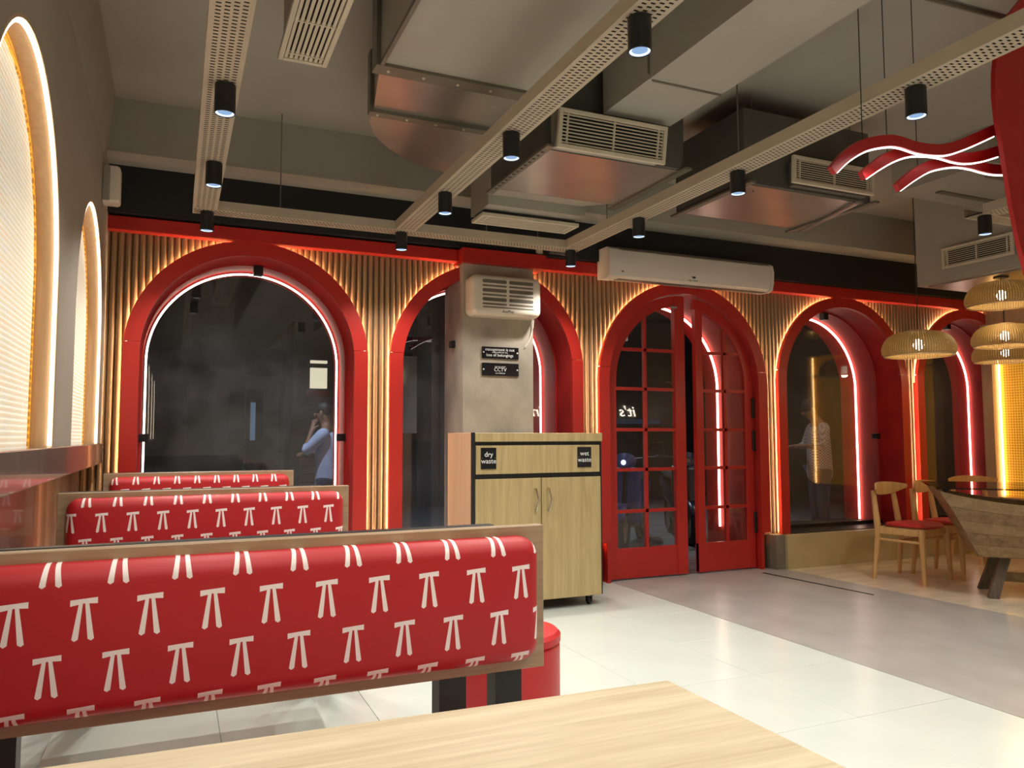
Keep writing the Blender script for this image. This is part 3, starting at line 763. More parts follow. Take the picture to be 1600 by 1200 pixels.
# ------------------------------------------------------------------ things on the pillar
pu = root('air_purifier', (2.31, 5.30, 2.13), 'cream wall air purifier with slotted grille on the pillar', 'air purifier')
def rrect(x0, x1, z0, z1, r, n=6):
    pts = []
    for ax, az, a0 in ((x1-r, z1-r, 0), (x0+r, z1-r, PI/2), (x0+r, z0+r, PI), (x1-r, z0+r, 1.5*PI)):
        for k in range(n+1): pts.append((ax+r*math.cos(a0+PI/2*k/n), az+r*math.sin(a0+PI/2*k/n)))
    return pts
def loft(loops, caps=True):
    n = len(loops[0]); vs = [p for l in loops for p in l]; fs = []
    for i in range(len(loops)-1):
        for k in range(n): fs.append((i*n+k, i*n+(k+1) % n, (i+1)*n+(k+1) % n, (i+1)*n+k))
    if caps: fs += [tuple(range(n)), tuple((len(loops)-1)*n+k for k in range(n))]
    return MB().add(vs, fs)
PX0, PX1, PZ0, PZ1, PYF = 2.005, 2.580, 2.115, 2.425, 5.30
def R3(i, y, r=0.05): return [(p[0], y, p[1]) for p in rrect(PX0+i, PX1-i, PZ0+i, PZ1-i, max(0.012, r-i*0.5))]
loft([R3(0.0, 5.452), R3(0.0, PYF+0.045), R3(0.006, PYF+0.02), R3(0.022, PYF+0.004), R3(0.040, PYF)]).build('housing', 'white', pu, smooth=True)
for r_ in range(6):
    big = (r_ % 2 == 0); z = 2.372-0.0345*r_
    for (a, b) in ((2.085, 2.283), (2.302, 2.505)):
        h = 0.0135 if big else 0.007
        slot = MB().prism(rrect(a, b, z-h, z+h, min(0.012, h*0.95), 4), PYF-0.0015, PYF+0.001).build('slot', 'shadowgap' if big else 'flange', pu)
        MB().prism(rrect(a+0.004, b-0.004, z+h-0.005, z+h-0.001, 0.0018, 2), PYF-0.002, PYF-0.001).build('slot_shade', 'flange', slot)
MB().prism(rrect(2.088, 2.510, 2.170, 2.180, 0.004, 3), PYF-0.0015, PYF+0.001).build('long_slot', 'flange', pu)
text('lettering', 'AusPlus', 'textdark', 0.030, FACE(2.295, PYF-0.001, 2.147), pu, 0.0006)
MB().tube([(2.565, 5.42, 2.12), (2.562, 5.43, 2.06), (2.545, 5.44, 1.98), (2.50, 5.443, 1.90)], 0.005, 6).build('cable', 'white', pu)
s1 = root('notice_sign', (2.29, 5.445, 1.85), 'upper black sign on the pillar about loss of belongings', 'sign')
MB().bbox(2.137, 2.444, 5.441, 5.4495, 1.802, 1.893, 0.001).build('plate', 'blackgloss', s1)
text('lettering', 'management is not', 'text', 0.032, FACE(2.285, 5.4405, 1.872), s1, 0.0006)
text('lettering', 'responsible for the', 'text', 0.017, FACE(2.285, 5.4405, 1.851), s1, 0.0006)
text('lettering', 'loss of belongings', 'text', 0.032, FACE(2.285, 5.4405, 1.829), s1, 0.0006)
s2 = root('notice_sign', (2.29, 5.445, 1.72), 'lower black sign on the pillar reading CCTV', 'sign')
MB().bbox(2.137, 2.444, 5.441, 5.4495, 1.670, 1.768, 0.001).build('plate', 'blackgloss', s2)
text('lettering', 'you are under', 'text', 0.016, FACE(2.288, 5.4405, 1.741), s2, 0.0006)
text('lettering', 'CCTV', 'text', 0.040, FACE(2.288, 5.4405, 1.717), s2, 0.0006)
text('lettering', 'surveillance', 'text', 0.017, FACE(2.288, 5.4405, 1.691), s2, 0.0006)
for sg, zz in ((s1, 1.850), (s2, 1.718)):
    for q in (2.150, 2.432):
        MB().lathe([(0.0065, 0), (0.005, 0.004)], n=10).xf(Matrix.Translation((q, 5.441, zz)) @ Matrix.Rotation(PI/2, 4, 'X')).build('screw', 'text', sg)

# ------------------------------------------------------------------ air curtain over the door
ac = root('air_curtain', (4.05, 5.40, 2.5), 'long white air curtain unit above the red double door', 'air curtain')
AX0, AX1 = 3.185, 4.885
prof = [(5.49, 2.745), (5.34, 2.742), (5.305, 2.72), (5.292, 2.66), (5.298, 2.57), (5.315, 2.515), (5.35, 2.497), (5.49, 2.505)]
MB().prism(prof, AX0+0.10, AX1-0.03, 'X').build('housing', 'whiteac', ac, smooth=True)
capp = [(5.49, 2.748), (5.33, 2.746), (5.296, 2.724), (5.282, 2.66), (5.288, 2.565), (5.306, 2.505), (5.35, 2.488), (5.49, 2.50)]
MB().prism(capp, AX0, AX0+0.10, 'X').build('end_cap', 'whiteac', ac, smooth=True)
MB().prism(capp, AX1-0.03, AX1, 'X').build('end_cap', 'whiteac', ac, smooth=True)
MB().box(AX0+0.11, AX1-0.04, 5.335, 5.46, 2.742, 2.752).build('intake_grille', 'flange', ac)
MB().box(AX0+0.11, AX1-0.04, 5.36, 5.42, 2.492, 2.499).build('outlet_slot', 'flange', ac)
MB().lathe([(0.020, 0), (0.020, 0.002)], n=20).xf(Matrix.Translation((4.02, 5.303, 2.560)) @ Matrix.Rotation(PI/2-0.25, 4, 'X')).build('emblem', 'textdark', ac)
text('lettering', 'AIR WIND', 'textdark', 0.022, Matrix.Translation((4.02, 5.309, 2.527)) @ Matrix.Rotation(PI/2-0.3, 4, 'X'), ac, 0.0006)
MB().lathe([(0.013, 0), (0.013, 0.002)], n=16).xf(Matrix.Translation((3.315, 5.306, 2.553)) @ Matrix.Rotation(PI/2-0.3, 4, 'X')).build('emblem', 'textdark', ac)

# ------------------------------------------------------------------ wall speaker, junction box
sp = root('wall_speaker', (-0.36, 5.1, 2.70), 'small white box speaker high in the left corner', 'speaker')
loft([[(x, p[0], p[1]) for p in rrect(5.06+i, 5.19-i, 2.605+i, 2.825-i, 0.012)] for x, i in ((XL+0.002, 0), (-0.352, 0), (-0.340, 0.006), (-0.336, 0.014))]).build('cabinet', 'white', sp, smooth=True)
MB().box(XL+0.005, -0.39, 5.056, 5.062, 2.61, 2.82).build('bracket_plate', 'grey', sp)
jb = root('camera_fixture', (2.73, 5.45, 2.63), 'black bullet camera with white mounts above the pillar', 'camera')
MB().tube([(2.69, 5.40, 2.685), (2.86, 5.40, 2.68)], 0.03, 14).build('camera_body', 'blackmetal', jb)
MB().bbox(2.60, 2.655, 5.43, 5.459, 2.655, 2.73, 0.006).build('mount_plate', 'white', jb)
MB().bbox(2.885, 2.945, 5.43, 5.459, 2.655, 2.735, 0.006).build('mount_plate', 'white', jb)
MB().tube([(2.77, 5.40, 2.69), (2.77, 5.462, 2.69)], 0.018, 10).build('mount_arm', 'blackmetal', jb)

# ------------------------------------------------------------------ perforated cable trays
def tray(label, x0, x1, y0, y1, along, name='cable_tray', rods=()):
    """open perforated sheet channel, bottom at z 2.6, lips 6 cm high"""
    r = root(name, ((x0+x1)/2, (y0+y1)/2, 2.6), label, 'cable tray', 'perforated cable trays')
    Lg = (y1-y0) if along == 'Y' else (x1-x0); Wd = (x1-x0) if along == 'Y' else (y1-y0)
    def P(l, t, z): return (x0+t, y0+l, z) if along == 'Y' else (x0+l, y0+t, z)
    b = MB(); nrow = 4; m = 0.014; pitch = 0.0235; hl = 0.0085; hw = 0.0175
    rw = (Wd-2*m)/nrow
    tl = [0, m]
    for k in range(nrow): tl += [m+rw*k+(rw-hw)/2, m+rw*k+(rw+hw)/2]
    tl += [Wd-m, Wd]
    def q(l0, l1, t0, t1): b.add([P(l0,t0,2.6), P(l1,t0,2.6), P(l1,t1,2.6), P(l0,t1,2.6)], [(0,1,2,3)])
    # solid strips
    cuts = [m+rw*k+(rw-hw)/2 for k in range(nrow)]
    prev = 0.0
    for c in cuts: q(0, Lg, prev, c); prev = c+hw
    q(0, Lg, prev, Wd)
    for k, c in enumerate(cuts):
        ofs = (pitch/2 if k % 2 else 0)+0.01; l = 0.0; h = ofs
        while h+hl < Lg-0.005: q(l, h, c, c+hw); l = h+hl; h += pitch
        q(l, Lg, c, c+hw)
    b.build('perforated_sheet', 'tray', r)
    s = MB()
    for t in (0, Wd):
        tt = 0.002 if t == 0 else -0.002
        A, B, C, D = P(0,t,2.6), P(Lg,t,2.6), P(Lg,t,2.66), P(0,t,2.66)
        A2, B2, C2, D2 = P(0,t+tt,2.6), P(Lg,t+tt,2.6), P(Lg,t+tt,2.66), P(0,t+tt,2.66)
        s.add([A,B,C,D,A2,B2,C2,D2], [(0,1,2,3),(4,7,6,5),(3,2,6,7),(0,3,7,4),(1,5,6,2)])
    s.build('side_lip', 'tray', r)
    c = MB(); c.add([P(0.001,0.003,2.609), P(Lg-0.001,0.003,2.609), P(Lg-0.001,Wd-0.003,2.609), P(0.001,Wd-0.003,2.609)], [(0,1,2,3)])
    c.build('hole_shade_sheet', 'hole_shade', r)  # dark sheet added above the holes so the tray inside reads as shaded
    for (a, t) in rods:
        p = P(a, t, 2.64); top = 2.961 if p[1] > 5.2 else ZC
        MB().tube([p, (p[0], p[1], top)], 0.004, 6).build('suspension_rod', 'steel', r)
    return r
tray('beige perforated tray at the left, above the booth benches', 0.067, 0.206, -1.0, 4.985, 'Y', rods=((2.0, 0.07),))
tray('beige perforated tray in the middle, passing left of the front grille', 1.330, 1.466, -1.0, 4.985, 'Y')
tray('beige perforated tray right of centre, running towards the air curtain', 2.622, 2.763, -1.0, 4.985, 'Y', rods=((4.15, 0.07), (5.5, 0.07)))
tray('beige perforated cross tray in front of the black band, parallel to the red beam', 0.067, 2.763, 4.987, 5.115, 'X', rods=((0.52, 0.064), (2.36, 0.064), (1.95, 0.064)))
tray('beige perforated tray end at the right, behind the red fins', 4.630, 4.770, 0.2, 3.16, 'Y', rods=((2.6, 0.07),))
tray('short beige cross tray at the far right above the pendants', 4.630, 6.6, 3.162, 3.29, 'X')

# ------------------------------------------------------------------ track spot lamps
def lamp_proto():
    r = root('spot_lamp', (0, 0, 0), '', 'spot lamp', 'black cylinder spot lamps under the trays')
    MB().lathe([(0.036, 0.0), (0.040, -0.003), (0.040, -0.118), (0.0375, -0.120), (0.036, -0.112)], n=24, caps=False).add([(0.0365*math.cos(2*PI*k/24), 0.0365*math.sin(2*PI*k/24), -0.0005) for k in range(24)], [tuple(range(24))]).build('housing', 'blackmetal', r, smooth=True)
    MB().lathe([(0.0352, -0.1165), (0.0272, -0.1125)], n=24, caps=False).build('lens_rim', 'lensring', r)
    MB().lathe([(0.0272, -0.1125), (0.012, -0.109), (0.001, -0.108)], n=24, caps=False).build('lens', 'lens', r)
    return r
lp = lamp_proto(); first = True
rown = ['nearest', 'second', 'third', 'last']
tn = {0.15: 'left tray', 1.39: 'middle tray', 2.70: 'right of centre tray'}
for lx in (0.15, 1.39, 2.70):
    for k, ly in enumerate((2.10, 3.17, 4.12, 5.05)):
        lab = {0.15: ['', 'larger black spot lamp under the left tray', 'middle black spot lamp under the left tray, before its corner', 'black spot lamp at the corner of the left and cross trays'],
               1.39: ['black spot lamp on the middle tray, above the duct gap and biggest of all', 'black spot lamp on the middle tray beside the front grille', 'third black spot lamp down the middle tray', 'black spot lamp where middle and cross trays meet'],
               2.70: ['black spot lamp on the right of centre tray, nearest the red fins', 'black spot lamp on the right of centre tray beside the shiny duct', 'black spot lamp above the left end of the air curtain', 'black spot lamp at the right end of the cross tray, above the pillar']}[lx][k]
        if lx == 0.15 and k == 0:
            spot('row_lamp_light', (lx, ly, 2.46), SPOT_W); continue
        if first: o = lp; o.location = (lx, ly, 2.5995); o['label'] = lab; first = False
        else: o = dup(lp, (lx, ly, 2.5995), None, lab)
        spot('spot_light', (0, 0, -0.125), SPOT_W, o)
o = dup(lp, (4.70, 3.20, 2.5995), None, 'black spot lamp at the far right above the wicker pendants')
spot('spot_light', (0, 0, -0.125), SPOT_W, o)

# ------------------------------------------------------------------ ducts and air units
da = root('air_duct', (1.2, 3.4, 2.9), 'big grey duct with curved elbow between left and middle trays', 'duct')
MB().box(0.815, 1.60, -1.0, 3.33, 2.90, 3.26).build('duct_run', 'duct', da)
MB().prism([(0.83, 3.42), (0.905, 3.84), (1.60, 3.84), (1.60, 3.42)], 2.905, 3.20, 'Z').build('duct_neck', 'ductmetal', da)
el = [(0.905, 3.90), (0.925, 4.02), (0.97, 4.14), (1.03, 4.25), (1.12, 4.36), (1.22, 4.45), (1.33, 4.53), (1.45, 4.59), (1.60, 4.63), (1.69, 4.64), (1.69, 3.90)]
MB().prism(el, 2.905, 3.18, 'Z').build('duct_elbow', 'ductmetal', da)
MB().box(0.795, 1.64, 3.33, 3.42, 2.885, 3.24).build('flange', 'flange', da)
MB().box(0.885, 1.64, 3.84, 3.90, 2.885, 3.22).build('flange', 'flange', da)
for q in range(5):
    MB().lathe([(0.008, 0), (0.006, -0.006)], n=8).xf(Matrix.Translation((0.86+0.17*q, 3.375, 2.885))).build('bolt', 'grille', da)
    MB().lathe([(0.008, 0), (0.006, -0.006)], n=8).xf(Matrix.Translation((0.93+0.16*q, 3.87, 2.885))).build('bolt', 'grille', da)
for q in (1.05, 1.55):
    MB().tube([(q+0.0, 4.40, 3.18), (q, 4.40, ZC)], 0.004, 6).build('hanger_rod', 'steel', da)
MB().box(0.812, 0.830, -1.0, 3.33, 2.886, 2.905).build('seam_angle', 'flange', da)
db = root('air_duct', (2.24, 2.4, 2.9), 'pale grey square duct between middle and right of centre trays', 'duct')
MB().box(2.03, 2.452, -1.0, 2.985, 2.90, 3.28).build('duct_run', 'duct', db)
MB().box(2.03, 2.452, 2.990, 3.42, 2.902, 3.27).build('duct_run', 'duct', db)
MB().tube([(2.026, 2.988, 3.25), (2.026, 2.988, 2.93), (2.05, 2.988, 2.897), (2.45, 2.988, 2.897)], 0.006, 6).build('seam_cord', 'flange', db)

def grille(label, W, H, nsl, T, name='air_grille', box=None, bars=(0.08, 0.5, 0.92), fill=0.31):
    """grille in its own frame: x 0..W, z 0..H, faces -y"""
    r = root(name, T.to_translation(), label, 'air grille')
    r.rotation_euler = T.to_euler()
    f = 0.022
    MB().bbox(0, W, -0.012, 0.012, 0, f, 0.002).bbox(0, W, -0.012, 0.012, H-f, H, 0.002).bbox(0, f, -0.0121, 0.0121, f, H-f, 0.002).bbox(W-f, W, -0.0121, 0.0121, f, H-f, 0.002).build('frame', 'grille', r, local=True)
    MB().box(f, W-f, 0.03, 0.035, f, H-f).build('dark_back', 'black', r, local=True)
    sm = None
    for k in range(nsl):
        z = f+(H-2*f)*(k+0.5)/nsl
        if sm is None:
            o = MB().box(f, W-f, -0.006, 0.000, -fill*0.5*(H-2*f)/nsl, fill*0.5*(H-2*f)/nsl).build('slat', 'grille', r, local=True); sm = o.data
        else:
            o = bpy.data.objects.new('slat', sm); COL.objects.link(o); o.parent = r
        o.location = (0, 0, z)
    for q in bars:
        MB().box(q*W-0.004, q*W+0.004, -0.0075, 0.004, f, H-f).build('cross_bar', 'grille', r, local=True)
    return r
def unit(label, x0, x1, y0, y1, z0, z1, lip=True):
    r = root('air_unit', ((x0+x1)/2, (y0+y1)/2, z0), label, 'air unit')
    MB().box(x0, x1, y0, y1, z0+0.006, z1).build('casing', 'casing', r)
    MB().box(x0+0.02, x1-0.02, y0+0.02, y1-0.02, z0, z0+0.006).build('bottom_panel', 'ductmetal', r)
    for (a, b) in ((x0-0.012, x0+0.03), (x1-0.03, x1+0.012)):
        MB().box(a, b, y0-0.06, y1+0.05, z0-0.014, z0-0.001).build('slotted_angle', 'flange', r)
    return r
u1 = unit('hanging air unit with shiny bottom between middle and right of centre trays', 1.72, 2.60, 3.50, 4.23, 2.70, 3.16)
for q in range(13):
    MB().box(1.716, 1.732, 3.52+0.053*q, 3.535+0.053*q, 2.6845, 2.687).build('slot', 'hole_shade', u1)
MB().box(1.76, 2.40, 3.462, 3.50, 2.70, 2.89).build('outlet_box', 'duct', u1)
MB().add([(1.72, 4.23, 2.72), (2.60, 4.23, 2.72), (2.55, 4.62, 2.80), (1.86, 4.62, 2.80), (1.72, 4.23, 3.1), (2.60, 4.23, 3.1), (2.55, 4.62, 3.1), (1.86, 4.62, 3.1)], [(0,1,2,3),(4,7,6,5),(0,4,5,1),(1,5,6,2),(2,6,7,3),(3,7,4,0)]).build('transition', 'duct', u1)
MB().box(1.86, 2.585, 4.62, 4.95, 2.735, 3.1).build('return_box', 'duct', u1)
u2 = unit('hanging air unit with shiny bottom above the air curtain', 3.06, 4.08, 3.53, 4.21, 2.70, 3.16)
MB().box(3.40, 4.00, 3.492, 3.53, 2.72, 2.87).build('outlet_box', 'flange', u2)
MB().tube([(4.02, 3.62, 2.69), (4.02, 3.62, ZC)], 0.004, 6).build('hanger_rod', 'steel', u2)
MB().tube([(3.20, 3.62, 2.69), (3.20, 3.62, ZC)], 0.004, 6).build('hanger_rod', 'steel', u2)
MB().tube([(3.95, 3.52, 2.685), (4.15, 4.22, 2.685)], 0.012, 6).build('brace_rail', 'ductmetal', u2)
RX = lambda a: Matrix.Rotation(a, 4, 'X')
grille('cream slatted outlet grille on the hanging unit beside the middle tray', 0.655, 0.20, 9, Matrix.Translation((1.745, 3.405, 2.672)) @ RX(0.16))
grille('cream slatted outlet grille left of the red fins', 0.665, 0.165, 9, Matrix.Translation((3.345, 3.445, 2.715)) @ RX(0.05))
grille('slim cream return grille facing down, above the pillar', 0.735, 0.215, 7, Matrix.Translation((1.853, 4.925, 2.696)) @ RX(PI/2), fill=0.5)
g0 = root('air_box', (0.49, 2.9, 2.92), 'boxed duct end at the top left behind the long grille', 'duct')
MB().box(0.40, 0.58, 1.2, 3.44, 2.94, ZC).build('duct_box', 'duct', g0)
T0 = Matrix.Translation((0.595, 3.47, 2.902)) @ Matrix.Rotation(-PI/2, 4, 'Z') @ RX(PI/2)
grille('long cream grille facing down at the top left', 2.2, 0.215, 8, T0, bars=(0.03, 0.16, 0.30, 0.5, 0.7, 0.95), fill=0.62)
rbx = root('ceiling_bulkhead', (6.6, 4.1, 2.5), 'boxed bulkhead at the right holding a side grille', 'bulkhead')
MB().box(5.92, 7.9, 3.55, 4.66, 2.50, ZC).build('bulkhead_box', 'duct', rbx)
MB().box(5.98, 7.8, 3.65, 4.60, 2.488, 2.499).build('bottom_panel', 'ductmetal', rbx)
grille('cream side grille above the wicker pendants at the right', 0.60, 0.175, 8, Matrix.Translation((5.882, 4.385, 2.595)) @ Matrix.Rotation(-PI/2, 4, 'Z'))
sl = root('ceiling_box', (5.6, 3.7, 3.1), 'flat ceiling box with panel joints above the pendants', 'ceiling box')
MB().box(5.0, 6.3, 3.35, 4.12, 3.05, ZC).build('box_body', 'duct', sl)
MB().box(5.25, 5.9, 3.50, 3.56, 3.040, 3.05).build('joint_bar', 'flange', sl)
MB().box(5.25, 5.9, 3.90, 3.95, 3.040, 3.05).build('joint_bar', 'flange', sl)
cd = tag(MB().tube([(3.02, 2.45, 3.285), (3.55, 2.42, 3.285)], 0.010, 6).tube([(3.55, 2.42, 3.285), (3.95, 2.40, 3.285)], 0.010, 6).build('ceiling_conduit', 'flange'), 'thin dark conduit on the bare ceiling left of the red cutout', 'conduit')

# ------------------------------------------------------------------ hanging red sign: cutout with three wavy fins
cutp = [(3.544, 3.221), (3.462, 3.14), (3.387, 3.033), (3.345, 2.919), (3.325, 2.825), (3.318, 2.72), (3.327, 2.604), (3.351, 2.505), (3.372, 2.376), (3.397, 2.233), (3.437, 2.062), (3.484, 1.921)]
right = [(7.86-x, z) for x, z in cutp][::-1]
bottom = [(3.60, 1.80), (3.93, 1.74), (4.26, 1.80)]; top = [(4.15, 3.28), (3.93, 3.295), (3.70, 3.28)]
hs = root('hanging_sign', (3.9, 2.2, 1.9), 'large red curved cutout hanging at the right edge', 'hanging sign')
MB().prism(cutp+bottom+right+top, 2.185, 2.205).build('cutout', 'red_cast', hs)
F = [[(2.363, 2.233), (2.441, 2.299), (2.542, 2.356), (2.659, 2.39), (2.733, 2.396), (2.823, 2.388), (2.916, 2.392), (3.011, 2.407), (3.119, 2.446), (3.23, 2.495), (3.354, 2.553)],
     [(2.636, 2.279), (2.729, 2.338), (2.823, 2.388), (2.918, 2.422), (3.023, 2.438), (3.105, 2.441), (3.189, 2.436), (3.274, 2.441), (3.389, 2.468), (3.527, 2.516)],
     [(2.963, 2.301), (3.056, 2.361), (3.159, 2.417), (3.264, 2.451), (3.352, 2.468), (3.442, 2.472), (3.524, 2.468), (3.607, 2.468), (3.707, 2.48)]]
fl = ['upper wavy red fin with white light along its lower edge', 'middle wavy red fin with white light along its lower edge', 'lower wavy red fin with white light along its lower edge']
def smooth_path(p, n=40):
    out = []
    for i in range(n+1):
        t = i/n*(len(p)-1); k = min(int(t), len(p)-2); u = t-k
        P0 = p[max(k-1, 0)]; P1 = p[k]; P2 = p[k+1]; P3 = p[min(k+2, len(p)-1)]
        out.append(tuple(0.5*((2*P1[j])+(-P0[j]+P2[j])*u+(2*P0[j]-5*P1[j]+4*P2[j]-P3[j])*u*u+(-P0[j]+3*P1[j]-3*P2[j]+P3[j])*u*u*u) for j in (0, 1)))
    return out
for i, p in enumerate(F):
    yy = 2.2+0.1*i if i else 2.2-0.0
    yy = (2.27, 2.34, 2.41)[i]; sc = yy/(2.2+0.1*i)
    q = [(x*sc, 1.2+(z-1.2)*sc) for x, z in p]; q = smooth_path(q)
    fr = root('sign_fin', (q[0][0], yy, q[0][1]), fl[i], 'sign fin', 'wavy lit fins of the hanging sign')
    b = MB(); H = 0.048; n = len(q); hz = [H*min(1, 0.75+0.25*k/6) for k in range(n)]
    nrm = []
    for k in range(n):
        dx = q[min(k+1, n-1)][0]-q[max(k-1, 0)][0]; dz = q[min(k+1, n-1)][1]-q[max(k-1, 0)][1]; l = math.hypot(dx, dz); nrm.append((-dz/l, dx/l))
    up_ = [(q[k][0]+nrm[k][0]*hz[k], q[k][1]+nrm[k][1]*hz[k]) for k in range(n)]
    band(up_, q, yy, yy+0.024).build('fin_body', 'red_cast', fr, smooth=True)
    MB().tube([(q[k][0]-nrm[k][0]*0.003, yy+0.011, q[k][1]-nrm[k][1]*0.003) for k in range(1, n-1)], 0.0040, 6).build('led_strip', 'ledfin', fr)
    for kk in (8,):
        MB().tube([(up_[kk][0], yy+0.012, up_[kk][1]), (up_[kk][0], yy+0.012, ZC)], 0.0022, 5).build('suspension_wire', 'wire', fr)

# ------------------------------------------------------------------ wicker pendants
def pendant(x, y, zb, rad, label, canopy=True, extra=0.0):
    r = root('wicker_pendant', (x, y, zb), label, 'pendant lamp', 'wicker dome pendants over the dining table')
    prof = [(0.28, 0.190), (0.42, 0.192), (0.62, 0.183), (0.80, 0.158), (0.92, 0.120), (0.985, 0.080), (1.0, 0.052), (0.985, 0.022), (0.92, 0.0)]
    k = rad/0.27
    prof = [(a*rad, b*k) for a, b in prof]
    # smooth profile
    pp = smooth_path(prof, 24); n = 56
    me_b = MB(); rows = []
    for (a, b) in pp: rows.append([(x+a*math.cos(2*PI*i/n), y+a*math.sin(2*PI*i/n), zb+b) for i in range(n+1)])
    me_b.grid(rows)
    o = me_b.build('shade', 'wicker', r, smooth=True)
    uvl = o.data.uv_layers.new(name='UVMap')
    L = [0.0]
    for i in range(1, len(pp)): L.append(L[-1]+math.hypot(pp[i][0]-pp[i-1][0], pp[i][1]-pp[i-1][1]))
    for lp_ in o.data.loops:
        vi = lp_.vertex_index; row, c = divmod(vi, n+1)
        uvl.data[lp_.index].uv = (c/n*44.0, L[row]/0.024/k)
    MB().lathe([(rad*0.92-0.008, -0.003), (rad*0.92+0.004, -0.003), (rad*0.92+0.004, 0.004), (rad*0.92-0.008, 0.004)], (x, y, zb), 48, caps=False).build('rim', 'nichewood', r, smooth=True)
    MB().lathe([(0.29*rad, 0.190*k), (0.29*rad, 0.205*k), (0.01, 0.205*k)], (x, y, zb), 24).build('top_cap', 'nichewood', r)
    MB().lathe([(0.001, 0.045), (0.028, 0.055), (0.040, 0.085), (0.028, 0.115), (0.012, 0.130)], (x, y, zb), 16).build('bulb', 'bulb', r, smooth=True)
    point('pendant_light', (0, 0, 0.02), 5.0, (1.0, 0.74, 0.42), 0.03, r)
    MB().tube([(x, y, zb+0.19*k), (x, y, ZC-0.02-extra)], 0.0035, 6).build('cord', 'wire', r)
    if canopy: MB().lathe([(0.055, -0.02), (0.055, 0.0)], (x, y, ZC-extra), 24).build('canopy', 'blackmetal', r)
    return r
pendant(5.245, 4.14, 1.815, 0.262, 'wicker dome pendant hanging alone, left of the other three')
pendant(6.13, 4.06, 2.2525, 0.268, 'highest wicker dome pendant at the right edge', True, 0.80)
pendant(6.45, 4.26, 1.960, 0.255, 'middle wicker dome pendant under the highest one', True, 0.80)
pendant(7.35, 4.86, 1.915, 0.285, 'lowest wicker dome pendant, partly behind the middle one')

# ------------------------------------------------------------------ dining chairs
def chair(loc, rz, label):
    """faces local -y, origin at floor centre"""
    r = root('dining_chair', loc, label, 'chair', 'wooden chairs round the dining table', rz=rz)
    # seat pad: rounded teardrop
    seat = []
    for k in range(32):
        a = 2*PI*k/32; px = 0.225*math.copysign(abs(math.cos(a))**0.75, math.cos(a)); py = 0.205*math.copysign(abs(math.sin(a))**0.75, math.sin(a))
        px *= 1.0-0.16*(py+0.2)/0.4; seat.append((px, py-0.01))
    sh = lambda s, z: [(p[0]*s, p[1]*s-0.005, z+0.010*(p[0]/0.22)**2) for p in seat]
    loft([sh(0.93, 0.440), sh(1.0, 0.448), sh(1.0, 0.458), sh(0.94, 0.468), sh(0.6, 0.470)]).build('seat', 'seat_red', r, smooth=True, local=True)
    W2 = 0.205
    fr_ = MB()
    for q in ((-W2, W2, -0.19, -0.165), (-W2*0.9, W2*0.9, 0.165, 0.19)): fr_.box(q[0], q[1], q[2], q[3], 0.385, 0.440)
    for s in (-1, 1): fr_.box(s*W2*0.95-0.012, s*W2*0.95+0.012, -0.17, 0.17, 0.385, 0.440)
    fr_.build('apron', 'chairwood', r, local=True)
    for s in (-1, 1):
        MB().tube([(s*0.205, -0.178, 0.44), (s*0.212, -0.182, 0.36), (s*0.232, -0.20, 0.0)], [0.027, 0.026, 0.015], 10).build('leg', 'chairwood', r, smooth=True, local=True)
        MB().tube([(s*0.165, 0.235, 0.735), (s*0.180, 0.20, 0.45), (s*0.190, 0.19, 0.36), (s*0.215, 0.225, 0.0)], [0.019, 0.027, 0.026, 0.015], 10).build('leg', 'chairwood', r, smooth=True, local=True)
        MB().tube([(s*0.219, -0.186, 0.335), (s*0.197, 0.193, 0.335)], 0.011, 8).build('stretcher', 'chairwood', r, smooth=True, local=True)
    MB().box(-0.20, 0.20, -0.012, 0.012, 0.322, 0.345).build('stretcher', 'chairwood', r, local=True)
    # crescent back rest
    rows = []; N = 20
    for i in range(N+1):
        t = -1+2*i/N; x = 0.262*t; yb = 0.245-0.085*t*t; h = 0.058*(1-0.80*abs(t)**2.2)+0.004; zc_ = 0.755+0.012*t*t
        th = 0.011*(1-0.5*t*t)
        rows.append([(x, yb-th, zc_-h), (x, yb-th*1.3, zc_), (x, yb-th, zc_+h*0.8), (x, yb+th, zc_+h*0.8), (x, yb+th*1.3, zc_), (x, yb+th, zc_-h), (x, yb-th, zc_-h)])
    b = MB(); b.grid(rows); n0 = len(rows[0]); b.add([], [])
    b.f += [tuple(range(0, 6)), tuple(range(N*n0+5, N*n0-1, -1))]
    b.build('backrest', 'chairwood', r, smooth=True, local=True)
    return r
chair((5.70, 4.63, 0), 0.23, 'beech chair with red seat, nearest the door and fully visible')
chair((6.20, 4.66, 0), 0.23, 'beech chair with red seat just left of the wooden table, half hidden')
chair((7.20, 5.02, 0), -0.30, 'beech chair behind the wooden table, only its back rail showing')

